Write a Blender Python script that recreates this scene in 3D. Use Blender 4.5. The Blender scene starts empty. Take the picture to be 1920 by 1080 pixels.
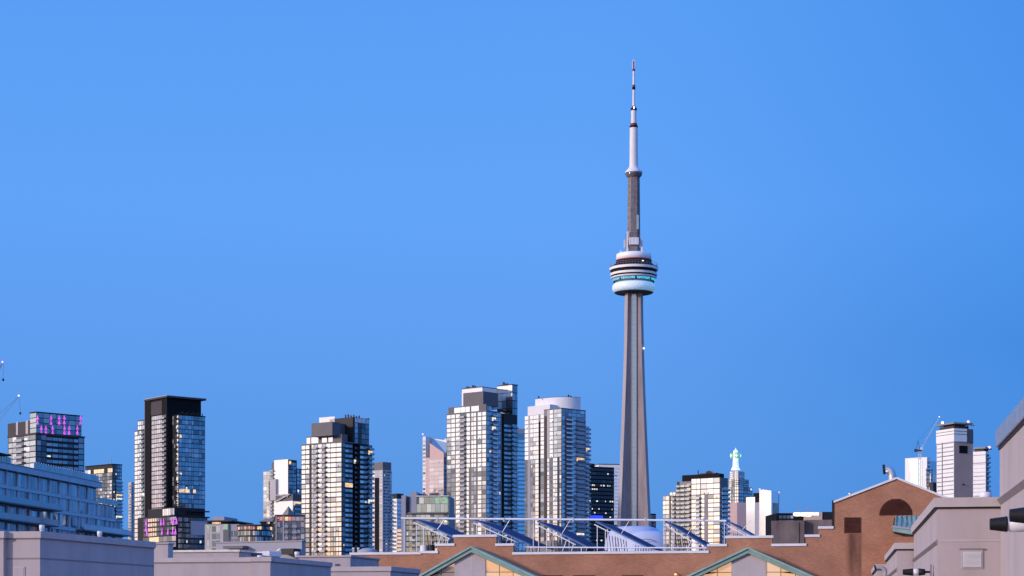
import bpy, bmesh, math, random
from mathutils import Vector
random.seed(7)
sc = bpy.context.scene
col = sc.collection
F, HZ, ZC = 3600.0, 1168.0, 22.0          # focal length in photo pixels, horizon row, eye height
R = math.radians

# ------------------------------------------------------------------ camera
cd = bpy.data.cameras.new('camera')
cam = bpy.data.objects.new('camera', cd); col.objects.link(cam)
cam.location = (0, 0, ZC); cam.rotation_euler = (R(90), 0, 0)
cd.sensor_width = 36; cd.lens = F / 1920 * 36
cd.shift_y = (HZ - 540) / 1920
cd.clip_start = 1; cd.clip_end = 30000
sc.camera = cam
# ------------------------------------------------------------------ sky: dusk, the glow behind and to the left of the camera
WEST = Vector((-math.sin(R(62)), -math.cos(R(62)), 0))
wd = bpy.data.worlds.new('World'); sc.world = wd; wd.use_nodes = True
nt = wd.node_tree; nt.nodes.clear()
N = nt.nodes.new; LK = nt.links.new
out = N('ShaderNodeOutputWorld')
sky = N('ShaderNodeTexSky'); sky.sky_type = 'NISHITA'; sky.sun_disc = False
sky.sun_elevation = R(15); sky.sun_rotation = math.atan2(WEST.x, WEST.y)
bg0 = N('ShaderNodeBackground'); bg0.inputs[1].default_value = 0.012; LK(sky.outputs[0], bg0.inputs[0])
tc = N('ShaderNodeTexCoord')
sep = N('ShaderNodeSeparateXYZ'); LK(tc.outputs['Generated'], sep.inputs[0])
dot = N('ShaderNodeVectorMath'); dot.operation = 'DOT_PRODUCT'; LK(tc.outputs['Generated'], dot.inputs[0]); dot.inputs[1].default_value = WEST
def ramp(stops, src):
    r = N('ShaderNodeValToRGB'); e = r.color_ramp.elements
    while len(e) < len(stops): e.new(0.5)
    for i, (p, c) in enumerate(stops): e[i].position = p; e[i].color = (*c, 1)
    LK(src, r.inputs[0]); return r
EAST = ramp([(0, (.05, .245, .70)), (.074, (.06, .265, .733)), (.142, (.085, .297, .82)), (.21, (.097, .335, .89)), (.308, (.084, .32, .877)), (.6, (.10, .40, 1.25)), (1, (.09, .36, 1.15))], sep.outputs[2])
SOUTH = ramp([(0, (.01, .19, .66)), (.085, (.015, .205, .69)), (.142, (.012, .20, .69)), (.21, (.04, .25, .80)), (.308, (.035, .23, .77)), (.6, (.10, .42, 1.35)), (1, (.09, .36, 1.15))], sep.outputs[2])
GLOW = ramp([(0, (1.1, .56, .30)), (.027, (1.1, .66, .38)), (.037, (1.12, .82, .74)), (.052, (1.15, .95, .96)), (.08, (1.2, 1.08, 1.14)), (.13, (1.15, 1.15, 1.25)), (.25, (.85, .90, 1.12)), (.5, (.42, .52, .85)), (1, (.03, .12, .42))], sep.outputs[2])
def mrange(src, a, b):
    m = N('ShaderNodeMapRange'); m.interpolation_type = 'SMOOTHSTEP'; m.inputs[1].default_value = a; m.inputs[2].default_value = b
    LK(src, m.inputs[0]); return m
def mixc(f, a, b):
    m = N('ShaderNodeMix'); m.data_type = 'RGBA'; LK(f, m.inputs[0]); LK(a, m.inputs[6]); LK(b, m.inputs[7]); return m
m1 = mixc(mrange(dot.outputs['Value'], -.74, -.47).outputs[0], SOUTH.outputs[0], EAST.outputs[0])
m2 = mixc(mrange(dot.outputs['Value'], -.12, .72).outputs[0], m1.outputs[2], GLOW.outputs[0])
bg1 = N('ShaderNodeBackground'); LK(m2.outputs[2], bg1.inputs[0]); bg1.inputs[1].default_value = 1.0
add = N('ShaderNodeAddShader'); LK(bg0.outputs[0], add.inputs[0]); LK(bg1.outputs[0], add.inputs[1]); LK(add.outputs[0], out.inputs[0])
# ------------------------------------------------------------------ afterglow sun, very soft
sl = bpy.data.lights.new('sun', 'SUN'); sl.energy = 2.6; sl.angle = R(5); sl.color = (1, .83, .78)
so = bpy.data.objects.new('sun', sl); col.objects.link(so)
sd = (WEST + Vector((0, 0, math.tan(R(15))))).normalized()
so.rotation_euler = sd.to_track_quat('Z', 'Y').to_euler(); so.location = (-200, -200, 300)
sc.view_settings.view_transform = 'Standard'; sc.view_settings.look = 'None'
sc.view_settings.exposure = 0; sc.view_settings.gamma = 1
sc.cycles.max_bounces = 5; sc.cycles.diffuse_bounces = 2; sc.cycles.glossy_bounces = 3

# ------------------------------------------------------------------ materials
def newmat(name):
    m = bpy.data.materials.new(name); m.use_nodes = True
    return m, m.node_tree, m.node_tree.nodes['Principled BSDF']
def surf(name, c, rough=.8, metal=0.0, var=.18, scale=1.0, streak=1.0, spec=.3, bump=0):
    """a solid surface with uneven weathering; streak < 1 stretches the stains vertically"""
    m, t, p = newmat(name)
    n = t.nodes.new; l = t.links.new
    co = n('ShaderNodeTexCoord'); mp = n('ShaderNodeMapping'); mp.inputs['Scale'].default_value = (scale, scale, scale * streak)
    l(co.outputs['Object'], mp.inputs[0])
    nz = n('ShaderNodeTexNoise'); nz.inputs['Scale'].default_value = 1; nz.inputs['Detail'].default_value = 6; nz.inputs['Roughness'].default_value = .65
    l(mp.outputs[0], nz.inputs[0])
    mx = n('ShaderNodeMix'); mx.data_type = 'RGBA'
    mx.inputs[6].default_value = (*[v * (1 - var) for v in c], 1); mx.inputs[7].default_value = (*[min(1, v * (1 + var)) for v in c], 1)
    mr = n('ShaderNodeMapRange'); mr.inputs[1].default_value = .3; mr.inputs[2].default_value = .7; l(nz.outputs[0], mr.inputs[0])
    l(mr.outputs[0], mx.inputs[0]); l(mx.outputs[2], p.inputs['Base Color'])
    p.inputs['Roughness'].default_value = rough; p.inputs['Metallic'].default_value = metal
    p.inputs['Specular IOR Level'].default_value = spec
    if bump:
        b = n('ShaderNodeBump'); b.inputs['Strength'].default_value = bump; b.inputs['Distance'].default_value = .02
        nz2 = n('ShaderNodeTexNoise'); nz2.inputs['Scale'].default_value = 60; l(co.outputs['Object'], nz2.inputs[0])
        l(nz2.outputs[0], b.inputs['Height']); l(b.outputs[0], p.inputs['Normal'])
    return m
def glass(name, refl, tint=(.9, .95, 1), lo=.35, inside=(.02, .025, .035), blind=(.35, .34, .33), blinds=.25, tilt=.012, rough=.06):
    """coated window glass: mirrors the sky, each pane a little differently, some with pale blinds behind it"""
    m, t, p = newmat(name)
    n = t.nodes.new; l = t.links.new
    oi = n('ShaderNodeObjectInfo'); ge = n('ShaderNodeNewGeometry')
    a = n('ShaderNodeMath'); a.operation = 'MULTIPLY_ADD'; l(ge.outputs['Random Per Island'], a.inputs[0]); a.inputs[1].default_value = 7.31; l(oi.outputs['Random'], a.inputs[2])
    w = n('ShaderNodeTexWhiteNoise'); w.noise_dimensions = '1D'; l(a.outputs[0], w.inputs['W'])
    sp = n('ShaderNodeSeparateColor'); l(w.outputs['Color'], sp.inputs[0])
    g = n('ShaderNodeMath'); g.operation = 'LESS_THAN'; l(sp.outputs[0], g.inputs[0]); g.inputs[1].default_value = blinds
    bm = n('ShaderNodeMix'); bm.data_type = 'RGBA'; l(g.outputs[0], bm.inputs[0]); bm.inputs[6].default_value = (*inside, 1); bm.inputs[7].default_value = (*blind, 1)
    l(bm.outputs[2], p.inputs['Base Color']); p.inputs['Roughness'].default_value = .5
    gl = n('ShaderNodeBsdfGlossy'); gl.inputs['Color'].default_value = (*tint, 1); gl.inputs['Roughness'].default_value = rough
    sub = n('ShaderNodeVectorMath'); sub.operation = 'SUBTRACT'; l(w.outputs['Color'], sub.inputs[0]); sub.inputs[1].default_value = (.5, .5, .5)
    scl = n('ShaderNodeVectorMath'); scl.operation = 'SCALE'; l(sub.outputs[0], scl.inputs[0]); scl.inputs['Scale'].default_value = tilt * 2
    # slow waviness of the panes
    tcx = n('ShaderNodeTexCoord'); wn = n('ShaderNodeTexNoise'); wn.inputs['Scale'].default_value = .35; l(tcx.outputs['Object'], wn.inputs[0])
    ws = n('ShaderNodeVectorMath'); ws.operation = 'SUBTRACT'; l(wn.outputs['Color'], ws.inputs[0]); ws.inputs[1].default_value = (.5, .5, .5)
    wsc = n('ShaderNodeVectorMath'); wsc.operation = 'SCALE'; l(ws.outputs[0], wsc.inputs[0]); wsc.inputs['Scale'].default_value = tilt * 3
    ad = n('ShaderNodeVectorMath'); l(ge.outputs['Normal'], ad.inputs[0]); l(scl.outputs[0], ad.inputs[1])
    ad2 = n('ShaderNodeVectorMath'); l(ad.outputs[0], ad2.inputs[0]); l(wsc.outputs[0], ad2.inputs[1])
    nm = n('ShaderNodeVectorMath'); nm.operation = 'NORMALIZE'; l(ad2.outputs[0], nm.inputs[0]); l(nm.outputs[0], gl.inputs['Normal'])
    mr = n('ShaderNodeMapRange'); l(sp.outputs[1], mr.inputs[0]); mr.inputs[3].default_value = refl * lo / .5 if lo < .5 else refl * .9; mr.inputs[4].default_value = refl
    fr = n('ShaderNodeLayerWeight'); fr.inputs['Blend'].default_value = .35
    fm = n('ShaderNodeMath'); fm.operation = 'MULTIPLY_ADD'; l(fr.outputs['Fresnel'], fm.inputs[0]); fm.inputs[1].default_value = .35; l(mr.outputs[0], fm.inputs[2]); fm.use_clamp = True
    mx = n('ShaderNodeMixShader'); l(fm.outputs[0], mx.inputs[0]); l(p.outputs[0], mx.inputs[1]); l(gl.outputs[0], mx.inputs[2])
    l(mx.outputs[0], t.nodes['Material Output'].inputs[0])
    return m
def emit(name, c, s, base=(.2, .2, .2)):
    m, t, p = newmat(name)
    p.inputs['Base Color'].default_value = (*base, 1); p.inputs['Emission Color'].default_value = (*c, 1); p.inputs['Emission Strength'].default_value = s
    n = t.nodes.new; l = t.links.new
    oi = n('ShaderNodeTexCoord'); nz = n('ShaderNodeTexNoise'); nz.inputs['Scale'].default_value = .9; l(oi.outputs['Object'], nz.inputs[0])
    mr = n('ShaderNodeMapRange'); l(nz.outputs[0], mr.inputs[0]); mr.inputs[1].default_value = .3; mr.inputs[2].default_value = .7; mr.inputs[3].default_value = s * .45; mr.inputs[4].default_value = s * 1.4
    l(mr.outputs[0], p.inputs['Emission Strength'])
    return m
def brickmat():
    m, t, p = newmat('brick'); n = t.nodes.new; l = t.links.new
    co = n('ShaderNodeTexCoord'); sx = n('ShaderNodeSeparateXYZ'); l(co.outputs['Object'], sx.inputs[0])
    cb = n('ShaderNodeCombineXYZ'); l(sx.outputs[0], cb.inputs[0]); l(sx.outputs[2], cb.inputs[1])
    b = n('ShaderNodeTexBrick'); l(cb.outputs[0], b.inputs[0]); b.inputs['Scale'].default_value = 1
    b.inputs['Brick Width'].default_value = .23; b.inputs['Row Height'].default_value = .078; b.inputs['Mortar Size'].default_value = .009
    b.inputs['Color1'].default_value = (.47, .205, .118, 1); b.inputs['Color2'].default_value = (.38, .158, .09, 1); b.inputs['Mortar'].default_value = (.42, .25, .18, 1)
    nz = n('ShaderNodeTexNoise'); nz.inputs['Scale'].default_value = .55; nz.inputs['Detail'].default_value = 7; l(co.outputs['Object'], nz.inputs[0])
    mr = n('ShaderNodeMapRange'); l(nz.outputs[0], mr.inputs[0]); mr.inputs[1].default_value = .3; mr.inputs[2].default_value = .7; mr.inputs[3].default_value = .8; mr.inputs[4].default_value = 1.12
    # a damp run below the square louvre, and faint ones along the wall
    mu = n('ShaderNodeMix'); mu.data_type = 'RGBA'; mu.blend_type = 'MULTIPLY'; mu.inputs[0].default_value = 1; l(b.outputs[0], mu.inputs[6]); l(mr.outputs[0], mu.inputs[7])
    def band(src, a0, a1, b0, b1):
        u = n('ShaderNodeMapRange'); u.interpolation_type = 'SMOOTHSTEP'; l(src, u.inputs[0]); u.inputs[1].default_value = a0; u.inputs[2].default_value = a1
        d = n('ShaderNodeMapRange'); d.interpolation_type = 'SMOOTHSTEP'; l(src, d.inputs[0]); d.inputs[1].default_value = b0; d.inputs[2].default_value = b1; d.inputs[3].default_value = 1; d.inputs[4].default_value = 0
        k = n('ShaderNodeMath'); k.operation = 'MULTIPLY'; l(u.outputs[0], k.inputs[0]); l(d.outputs[0], k.inputs[1]); return k
    t['sx'] = 1
    m['nodes_ready'] = 1
    m2 = n('ShaderNodeMapping'); m2.inputs['Scale'].default_value = (1.5, 1, .3); l(co.outputs['Object'], m2.inputs[0])
    n2 = n('ShaderNodeTexNoise'); n2.inputs['Scale'].default_value = 1; n2.inputs['Detail'].default_value = 4; l(m2.outputs[0], n2.inputs[0])
    bx_ = band(sx.outputs[0], STAIN[0] - .15, STAIN[0] + .3, STAIN[1] - .12, STAIN[1] + .06)
    bz_ = band(sx.outputs[2], STAIN[2] - 4.5, STAIN[2] - 1.5, STAIN[2], STAIN[2] + .01)
    k1 = n('ShaderNodeMath'); k1.operation = 'MULTIPLY'; l(bx_.outputs[0], k1.inputs[0]); l(bz_.outputs[0], k1.inputs[1])
    k2 = n('ShaderNodeMath'); k2.operation = 'MULTIPLY'; l(k1.outputs[0], k2.inputs[0]); l(n2.outputs[0], k2.inputs[1])
    k3 = n('ShaderNodeMath'); k3.operation = 'MULTIPLY'; l(k2.outputs[0], k3.inputs[0]); k3.inputs[1].default_value = 1.5; k3.use_clamp = True
    dk = n('ShaderNodeMix'); dk.data_type = 'RGBA'; l(k3.outputs[0], dk.inputs[0]); l(mu.outputs[2], dk.inputs[6]); dk.inputs[7].default_value = (.10, .045, .034, 1)
    l(dk.outputs[2], p.inputs['Base Color']); p.inputs['Roughness'].default_value = .9; p.inputs['Specular IOR Level'].default_value = .2
    bp = n('ShaderNodeBump'); bp.inputs['Strength'].default_value = .5; bp.inputs['Distance'].default_value = .01; l(b.outputs['Fac'], bp.inputs['Height']); bp.invert = True; l(bp.outputs[0], p.inputs['Normal'])
    return m
M = dict(
    dark=surf('dark_frame', (.018, .018, .022), .55, var=.3), black=surf('black_panel', (.007, .0065, .009), .7, var=.25, spec=.15), podwhite=surf('white_pod_panel', (.90, .89, .90), .4, var=.04, scale=.3, spec=.5), flank=surf('brown_flank', (.50, .34, .285), .85, var=.08, scale=.1),
    umber=surf('umber_panel', (.06, .05, .054), .6), mech=surf('mechanical_cladding', (.13, .12, .135), .55, var=.08, scale=.2),
    greyc=surf('grey_concrete', (.27, .25, .255), .85, var=.15, scale=.15, streak=.3), pale=surf('pale_concrete', (.48, .45, .47), .8, var=.08, scale=.15, streak=.3),
    white=surf('white_cladding', (.76, .74, .76), .6, var=.05, scale=.2), bright=surf('white_stone', (.88, .86, .84), .6, var=.04, scale=.1),
    pink=surf('pink_granite', (.60, .42, .40), .7, var=.06, scale=.2), peach=surf('peach_panel', (.70, .50, .38), .7, var=.06, scale=.2),
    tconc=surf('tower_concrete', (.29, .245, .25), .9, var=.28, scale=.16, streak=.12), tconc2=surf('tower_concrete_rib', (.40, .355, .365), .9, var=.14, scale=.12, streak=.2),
    tdark=surf('weathered_concrete', (.20, .175, .185), .9, var=.3, scale=.35, streak=.5),
    stucco=surf('stucco', (.455, .39, .40), .95, var=.10, scale=.9, streak=.22, spec=.1, bump=.25), stuccob=surf('stucco_band', (.495, .43, .435), .95, var=.09, scale=1.2, spec=.1, bump=.2),
    groove=surf('stucco_groove', (.26, .22, .23), .95, var=.1), flash=surf('white_flashing', (.72, .71, .75), .45, var=.08, scale=.8, spec=.5),
    metal=surf('galvanised_steel', (.55, .55, .58), .35, .8, var=.15, scale=3), wpaint=surf('white_paint', (.78, .77, .80), .4, var=.05, scale=2, spec=.5),
    blackp=surf('black_plastic', (.012, .012, .014), .55, var=.2, scale=4), copper=surf('green_copper', (.24, .37, .31), .65, var=.2, scale=1.2, streak=.4),
    copper2=surf('green_copper_light', (.27, .42, .40), .6, var=.2, scale=1.5, streak=.3), louvre=surf('rust_louvre', (.085, .026, .018), .7, var=.3, scale=2),
    rail=surf('white_tube', (.78, .77, .82), .4, var=.05, scale=1, spec=.5), dome=surf('dome_membrane', (.50, .54, .70), .5, var=.05, scale=.05),
    stained=surf('stained_concrete', (.17, .135, .135), .95, var=.45, scale=.7, streak=.35), roof=surf('roof_gravel', (.22, .21, .22), .95, var=.2, scale=2),
    red=surf('red_paint', (.22, .022, .032), .5, var=.1), gravel=surf('asphalt', (.05, .05, .052), .95, var=.2, scale=.3), deck=surf('roof_deck', (.08, .07, .075), .8),
    gridgrey=surf('grey_spandrel', (.16, .155, .165), .6, var=.12), aptband=surf('apartment_band', (.55, .57, .63), .6, var=.12, scale=.4, streak=.5), bluegrey=surf('blue_grey_cladding', (.34, .34, .40), .7, var=.06, scale=.3), olive=surf('olive_spandrel', (.27, .27, .25), .7, var=.15, scale=.3),
    balc=surf('balcony_slab', (.50, .47, .48), .8, var=.1), balcd=surf('dark_balcony_slab', (.10, .10, .11), .7, var=.1), screen=surf('grey_screen', (.45, .43, .50), .8, var=.04),
    craneb=surf('crane_steel', (.35, .35, .40), .6), cranem=surf('crane_white_steel', (.7, .68, .68), .6),
)
G = dict(
    warm=glass('glass_bright', .82, (1, .99, .98), lo=.44), blue=glass('glass_blue', .52, (.80, .92, 1), lo=.3, blinds=.12),
    dim=glass('glass_dim', .34, (.85, .92, 1), lo=.2, blinds=.28, blind=(.30, .31, .34)), deep=glass('glass_deep', .14, (.7, .85, 1), lo=.2, blinds=.10, blind=(.2, .21, .24)),
    mid=glass('glass_mid', .58, (.92, .96, 1), lo=.3), rose=glass('glass_rose', .56, (.9, .82, .85), lo=.4), green=glass('glass_green', .40, (.86, .95, .88), lo=.3, inside=(.05, .06, .05), blind=(.4, .4, .36)),
    polish=glass('polished_stone', .46, (1, .98, .96), lo=.45, inside=(.82, .80, .78), blinds=0, tilt=.003, rough=.12), night=glass('glass_night', .035, (.7, .85, 1), lo=.3, inside=(.006, .007, .011), blinds=.04, blind=(.05, .05, .06)), sky=glass('glass_sky', .85, (.72, .90, 1), lo=.45, blinds=.0), peach=glass('glass_peach', .50, (1, .90, .78), lo=.48, inside=(.72, .46, .27), blinds=0, tilt=.006),  # glass_peach: the mirrored peach sky is put into its inside colour
    lift=glass('lift_glass', .30, (.7, .85, .95), lo=.4, inside=(.16, .20, .22), blinds=0), rail=glass('glass_rail', .40, (.85, .93, 1), lo=.4, inside=(.05, .055, .065), blinds=.15, blind=(.25, .26, .3)),
    dusk=glass('glass_streaked', .34, (.75, .9, 1), lo=.3, inside=(.10, .13, .16), blinds=.45, blind=(.26, .30, .35), tilt=.03, rough=.15),
    lit=emit('lit_window', (1, .66, .30), 1.0), litw=emit('lit_window_white', (1, .93, .80), .95), litg=emit('lit_window_green', (.35, .75, .45), .5), litr=emit('lit_window_red', (1, .22, .10), .8),
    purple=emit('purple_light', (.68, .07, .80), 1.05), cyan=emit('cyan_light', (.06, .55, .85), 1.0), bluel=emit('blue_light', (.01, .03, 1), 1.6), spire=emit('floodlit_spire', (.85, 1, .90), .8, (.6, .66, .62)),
    greenl=emit('green_light', (.0, .50, .16), .9), lamp=emit('white_lamp', (1, .93, .9), 2.2), pinkl=emit('pink_lamp', (1, .45, .62), 1.6), torus=emit('radome_glow', (.30, .68, 1), .34, (.74, .74, .76)), amber=emit('amber_light', (1, .55, .18), 1.2),  # the radome is no lamp; a faint blue glow is put into its surface
)
for k, v in G.items(): M['g_' + k] = v
M['solar'] = surf('solar_panel', (.095, .20, .44), .45, var=.08, spec=.4)
M['solarrib'] = surf('solar_rib', (.045, .10, .25), .5)

# ------------------------------------------------------------------ mesh helpers
def tag(o, label=None, cat=None, group=None, kind=None):
    if label: o['label'] = label
    if cat: o['category'] = cat
    if group: o['group'] = group
    if kind: o['kind'] = kind
    return o
def empty(name, loc, rz=0):
    o = bpy.data.objects.new(name, None); o.empty_display_size = 1; col.objects.link(o); o.location = loc; o.rotation_euler = (0, 0, rz); return o
class MB:
    def __init__(s): s.v = []; s.f = []; s.m = []; s.mats = []; s.smooth = []
    def mi(s, m):
        if m not in s.mats: s.mats.append(m)
        return s.mats.index(m)
    def poly(s, pts, faces, m, smooth=False):
        b = len(s.v); s.v += [tuple(p) for p in pts]; k = s.mi(m)
        for f in faces: s.f.append([b + i for i in f]); s.m.append(k); s.smooth.append(smooth)
        return s
    def box(s, x0, x1, y0, y1, z0, z1, m):
        if x0 > x1: x0, x1 = x1, x0
        if y0 > y1: y0, y1 = y1, y0
        if z0 > z1: z0, z1 = z1, z0
        return s.poly([(x0, y0, z0), (x1, y0, z0), (x1, y1, z0), (x0, y1, z0), (x0, y0, z1), (x1, y0, z1), (x1, y1, z1), (x0, y1, z1)],
                      [(3, 2, 1, 0), (4, 5, 6, 7), (0, 1, 5, 4), (1, 2, 6, 5), (2, 3, 7, 6), (3, 0, 4, 7)], m)
    def prism(s, pts, a, m, axis='z'):
        """pts 2D outline (counter clockwise); a = (lo, hi) along axis"""
        n = len(pts)
        mk = {'z': lambda p, q: (p[0], p[1], q), 'y': lambda p, q: (p[0], q, p[1]), 'x': lambda p, q: (q, p[0], p[1])}[axis]
        v = [mk(p, a[0]) for p in pts] + [mk(p, a[1]) for p in pts]
        fs = [tuple(range(n - 1, -1, -1)), tuple(range(n, 2 * n))] + [(i, (i + 1) % n, n + (i + 1) % n, n + i) for i in range(n)]
        if axis == 'y': fs = [f[::-1] for f in fs]
        return s.poly(v, fs, m)
    def bar(s, p, q, w, m, h=None):
        p, q = Vector(p), Vector(q); d = q - p
        if d.length < 1e-6: return s
        h = h or w; d.normalize()
        up = Vector((0, 0, 1)) if abs(d.z) < .95 else Vector((1, 0, 0))
        a = d.cross(up).normalized() * w / 2; b = a.cross(d).normalized() * h / 2
        v = [p - a - b, p + a - b, p + a + b, p - a + b, q - a - b, q + a - b, q + a + b, q - a + b]
        return s.poly(v, [(0, 1, 2, 3), (7, 6, 5, 4), (4, 5, 1, 0), (5, 6, 2, 1), (6, 7, 3, 2), (7, 4, 0, 3)], m)
    def tube(s, pts, r, m, n=12, caps=True):
        pts = [Vector(p) for p in pts]; rr = r if isinstance(r, (list, tuple)) else [r] * len(pts)
        ring = []; ref = None
        for i, p in enumerate(pts):
            d = (pts[min(i + 1, len(pts) - 1)] - pts[max(i - 1, 0)]).normalized()
            if ref is None: ref = Vector((0, 0, 1)) if abs(d.z) < .9 else Vector((1, 0, 0))
            a = (ref - d * ref.dot(d)).normalized(); ref = a; b = d.cross(a)
            ring.append([p + (a * math.cos(t) + b * math.sin(t)) * rr[i] for t in [2 * math.pi * k / n for k in range(n)]])
        v = [x for r_ in ring for x in r_]
        fs = [(i * n + k, i * n + (k + 1) % n, (i + 1) * n + (k + 1) % n, (i + 1) * n + k) for i in range(len(pts) - 1) for k in range(n)]
        s.poly(v, fs, m, True)
        if caps: s.poly(ring[0], [tuple(range(n - 1, -1, -1))], m); s.poly(ring[-1], [tuple(range(n))], m)
        return s
    def lathe(s, prof, m, n=64, cx=0, cy=0, smooth=True, a0=0, rot=0, caps=True):
        v = [(cx + r * math.cos(2 * math.pi * k / n + rot), cy + r * math.sin(2 * math.pi * k / n + rot), z) for r, z in prof for k in range(n)]
        fs = [(i * n + k, i * n + (k + 1) % n, (i + 1) * n + (k + 1) % n, (i + 1) * n + k) for i in range(len(prof) - 1) for k in range(n)]
        s.poly(v, fs, m, smooth)
        if caps:
            s.poly(v[:n], [tuple(range(n - 1, -1, -1))], m); s.poly(v[-n:], [tuple(range(n))], m)
        return s
    def build(s, name, parent=None):
        me = bpy.data.meshes.new(name); me.from_pydata(s.v, [], s.f)
        for m in s.mats: me.materials.append(M[m] if isinstance(m, str) else m)
        me.polygons.foreach_set('material_index', s.m); me.polygons.foreach_set('use_smooth', s.smooth); me.update()
        o = bpy.data.objects.new(name, me); col.objects.link(o)
        if parent: o.parent = parent
        return o
def px3(x, y, Y): return Vector(((x - 960) / F * Y, Y, ZC + (HZ - y) / F * Y))

class Bld:
    """a building set out from its front corner: local +x runs along the right-hand face, +y along the left-hand face"""
    def __init__(s, name, label, cat, xc, Y, b, group=None, glass='g_warm', lit=.02, kind=None):
        s.C = Vector(((xc - 960) / F * Y, Y)); s.b = R(b)
        s.ex = Vector((math.cos(s.b), math.sin(s.b))); s.ey = Vector((-math.sin(s.b), math.cos(s.b)))
        s.o = empty(name, (s.C.x, s.C.y, 0), s.b); tag(s.o, label, cat, group, kind)
        s.w = []; s.bal = []; s.glass = glass; s.lit = lit; s.wall = MB(); s.rnd = random.Random(int(xc * 7 + Y))
    def lx(s, px, y=0):
        Q = s.C + s.ey * y; k = (px - 960) / F; return (k * Q.y - Q.x) / (s.ex.x - k * s.ex.y)
    def ly(s, px, x=0):
        Q = s.C + s.ex * x; k = (px - 960) / F; return (k * Q.y - Q.x) / (s.ey.x - k * s.ey.y)
    def z(s, py, x=0, y=0):
        return ZC + (HZ - py) / F * (s.C + s.ex * x + s.ey * y).y
    def box(s, x0, x1, y0, y1, z0, z1, m): s.wall.box(x0, x1, y0, y1, z0, z1, m)
    def part(s, name, mb, parent=None): return mb.build(name, parent or s.o)
    def fb(s, mb, face, off, s0, s1, n0, n1, z0, z1, m):
        if face == 'L': mb.box(off - n1, off - n0, s0, s1, z0, z1, m)
        elif face == 'E': mb.box(off + n0, off + n1, s0, s1, z0, z1, m)
        else: mb.box(s0, s1, off - n1, off - n0, z0, z1, m)
    def S(s, face, off, px): return s.lx(px, off) if face == 'R' else s.ly(px, off)
    def facade(s, face, off, cols, z0, z1, h, gx=.13, gz=.28, lit=None, litm=('g_lit', 'g_litw')):
        n = max(1, round((z1 - z0) / h)); h = (z1 - z0) / n; lit = (s.lit if lit is None else lit) * .6
        for c in cols:
            a, b_ = sorted((s.S(face, off, c[0]), s.S(face, off, c[1]))); t = c[2]; g = c[3] if len(c) > 3 else s.glass; k = c[4] if len(c) > 4 else 1
            if t == 'w': s.fb(s.wall, face, off, a, b_, -.2, .14, z0, z1, g); continue
            if t == 'd': continue
            if t == 'g' and k == 1 and b_ - a > 4.0: k = 2
            for i in range(n):
                zb = z0 + i * h
                if t in 'gs':                       # windows; s leaves a deep spandrel
                    for j in range(k):
                        p, q = a + (b_ - a) * j / k, a + (b_ - a) * (j + 1) / k
                        zt = zb + h - gz if t == 'g' else zb + h * .62
                        m = g if s.rnd.random() > lit else s.rnd.choice(litm)
                        rv = s.rnd.random(); gg = g
                        if g == 'g_warm': gg = 'g_mid' if rv < .10 else ('g_dim' if rv < .14 else g)
                        elif g == 'g_mid': gg = 'g_dim' if rv < .12 else ('g_warm' if rv > .92 else g)
                        elif g == 'g_blue': gg = 'g_dim' if rv < .15 else ('g_mid' if rv > .90 else g)
                        elif g == 'g_dim': gg = 'g_mid' if rv < .08 else ('g_deep' if rv > .85 else g)
                        s.w.append((False, (q - p) * (zt - zb), (face, off, p + gx, q - gx, -.05, .06, zb + gz, zt, gg)))
                        if t == 'g' and s.rnd.random() < .07:   # an open hopper
                            a_ = p + gx + .1 + s.rnd.random() * max(.05, q - p - 2 * gx - 1); s.w.append((True, .5, (face, off, a_, a_ + .7, .06, .12, zb + gz + .15, zb + gz + .75, 'black')))
                        if m != g:                  # a lamp lit room fills part of the bay
                            w_ = (q - p - 2 * gx) * s.rnd.uniform(.3, .75); a_ = p + gx + s.rnd.random() * (q - p - 2 * gx - w_); hz = (zt - zb - gz) * s.rnd.uniform(.4, .8)
                            s.w.append((True, 1, (face, off, a_, a_ + w_, .05, .08, zb + gz + .15, zb + gz + .15 + hz, m)))
                elif t in 'bB':                     # balcony; B has a pale solid front
                    rail = 'g_rail' if t == 'b' else (c[5] if len(c) > 5 else 'balc')
                    slab = c[6] if len(c) > 6 else 'balcd'
                    d = 1.5
                    m = g if s.rnd.random() > lit * 1.5 else s.rnd.choice(litm)
                    s.w.append((m != g, (b_ - a) * h * .7, (face, off, a + .3, b_ - .3, -.05, .06, zb + .2, zb + h - .4, m)))
                    s.bal.append(((b_ - a), [(face, off, a + .02, b_ - .02, .07, d, zb - .12, zb + .1, slab), (face, off, a + .06, b_ - .06, d - .1, d + .03, zb + .1, zb + 1.15, rail)]))
    def finish(s, wallname='wall', maxw=100, maxb=60):
        if s.wall.f: s.part(wallname, s.wall)
        s.w.sort(key=lambda w: (w[0], w[1]), reverse=True)
        rest = MB(); nr = 0
        for i, w in enumerate(s.w):
            if i < maxw: mb = MB(); s.fb(mb, *w[2]); s.part('window', mb)
            else: s.fb(rest, *w[2]); nr += 1
        if nr: tag(s.part('window', rest), kind='stuff')
        s.bal.sort(key=lambda w: w[0], reverse=True)
        rest = MB(); nr = 0
        for i, (_, bs) in enumerate(s.bal):
            mb = MB() if i < maxb else rest
            for b in bs: s.fb(mb, *b)
            if i < maxb: s.part('balcony', mb)
            else: nr += 1
        if nr: tag(s.part('balcony', rest), kind='stuff')
        return s.o
# ------------------------------------------------------------------ ground
gm = MB(); gm.poly([(-9000, -4000, 0), (9000, -4000, 0), (9000, 14000, 0), (-9000, 14000, 0)], [(0, 1, 2, 3)], 'gravel')
tag(gm.build('ground'), kind='structure')

CONDO = 'residential towers on the skyline'
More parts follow.
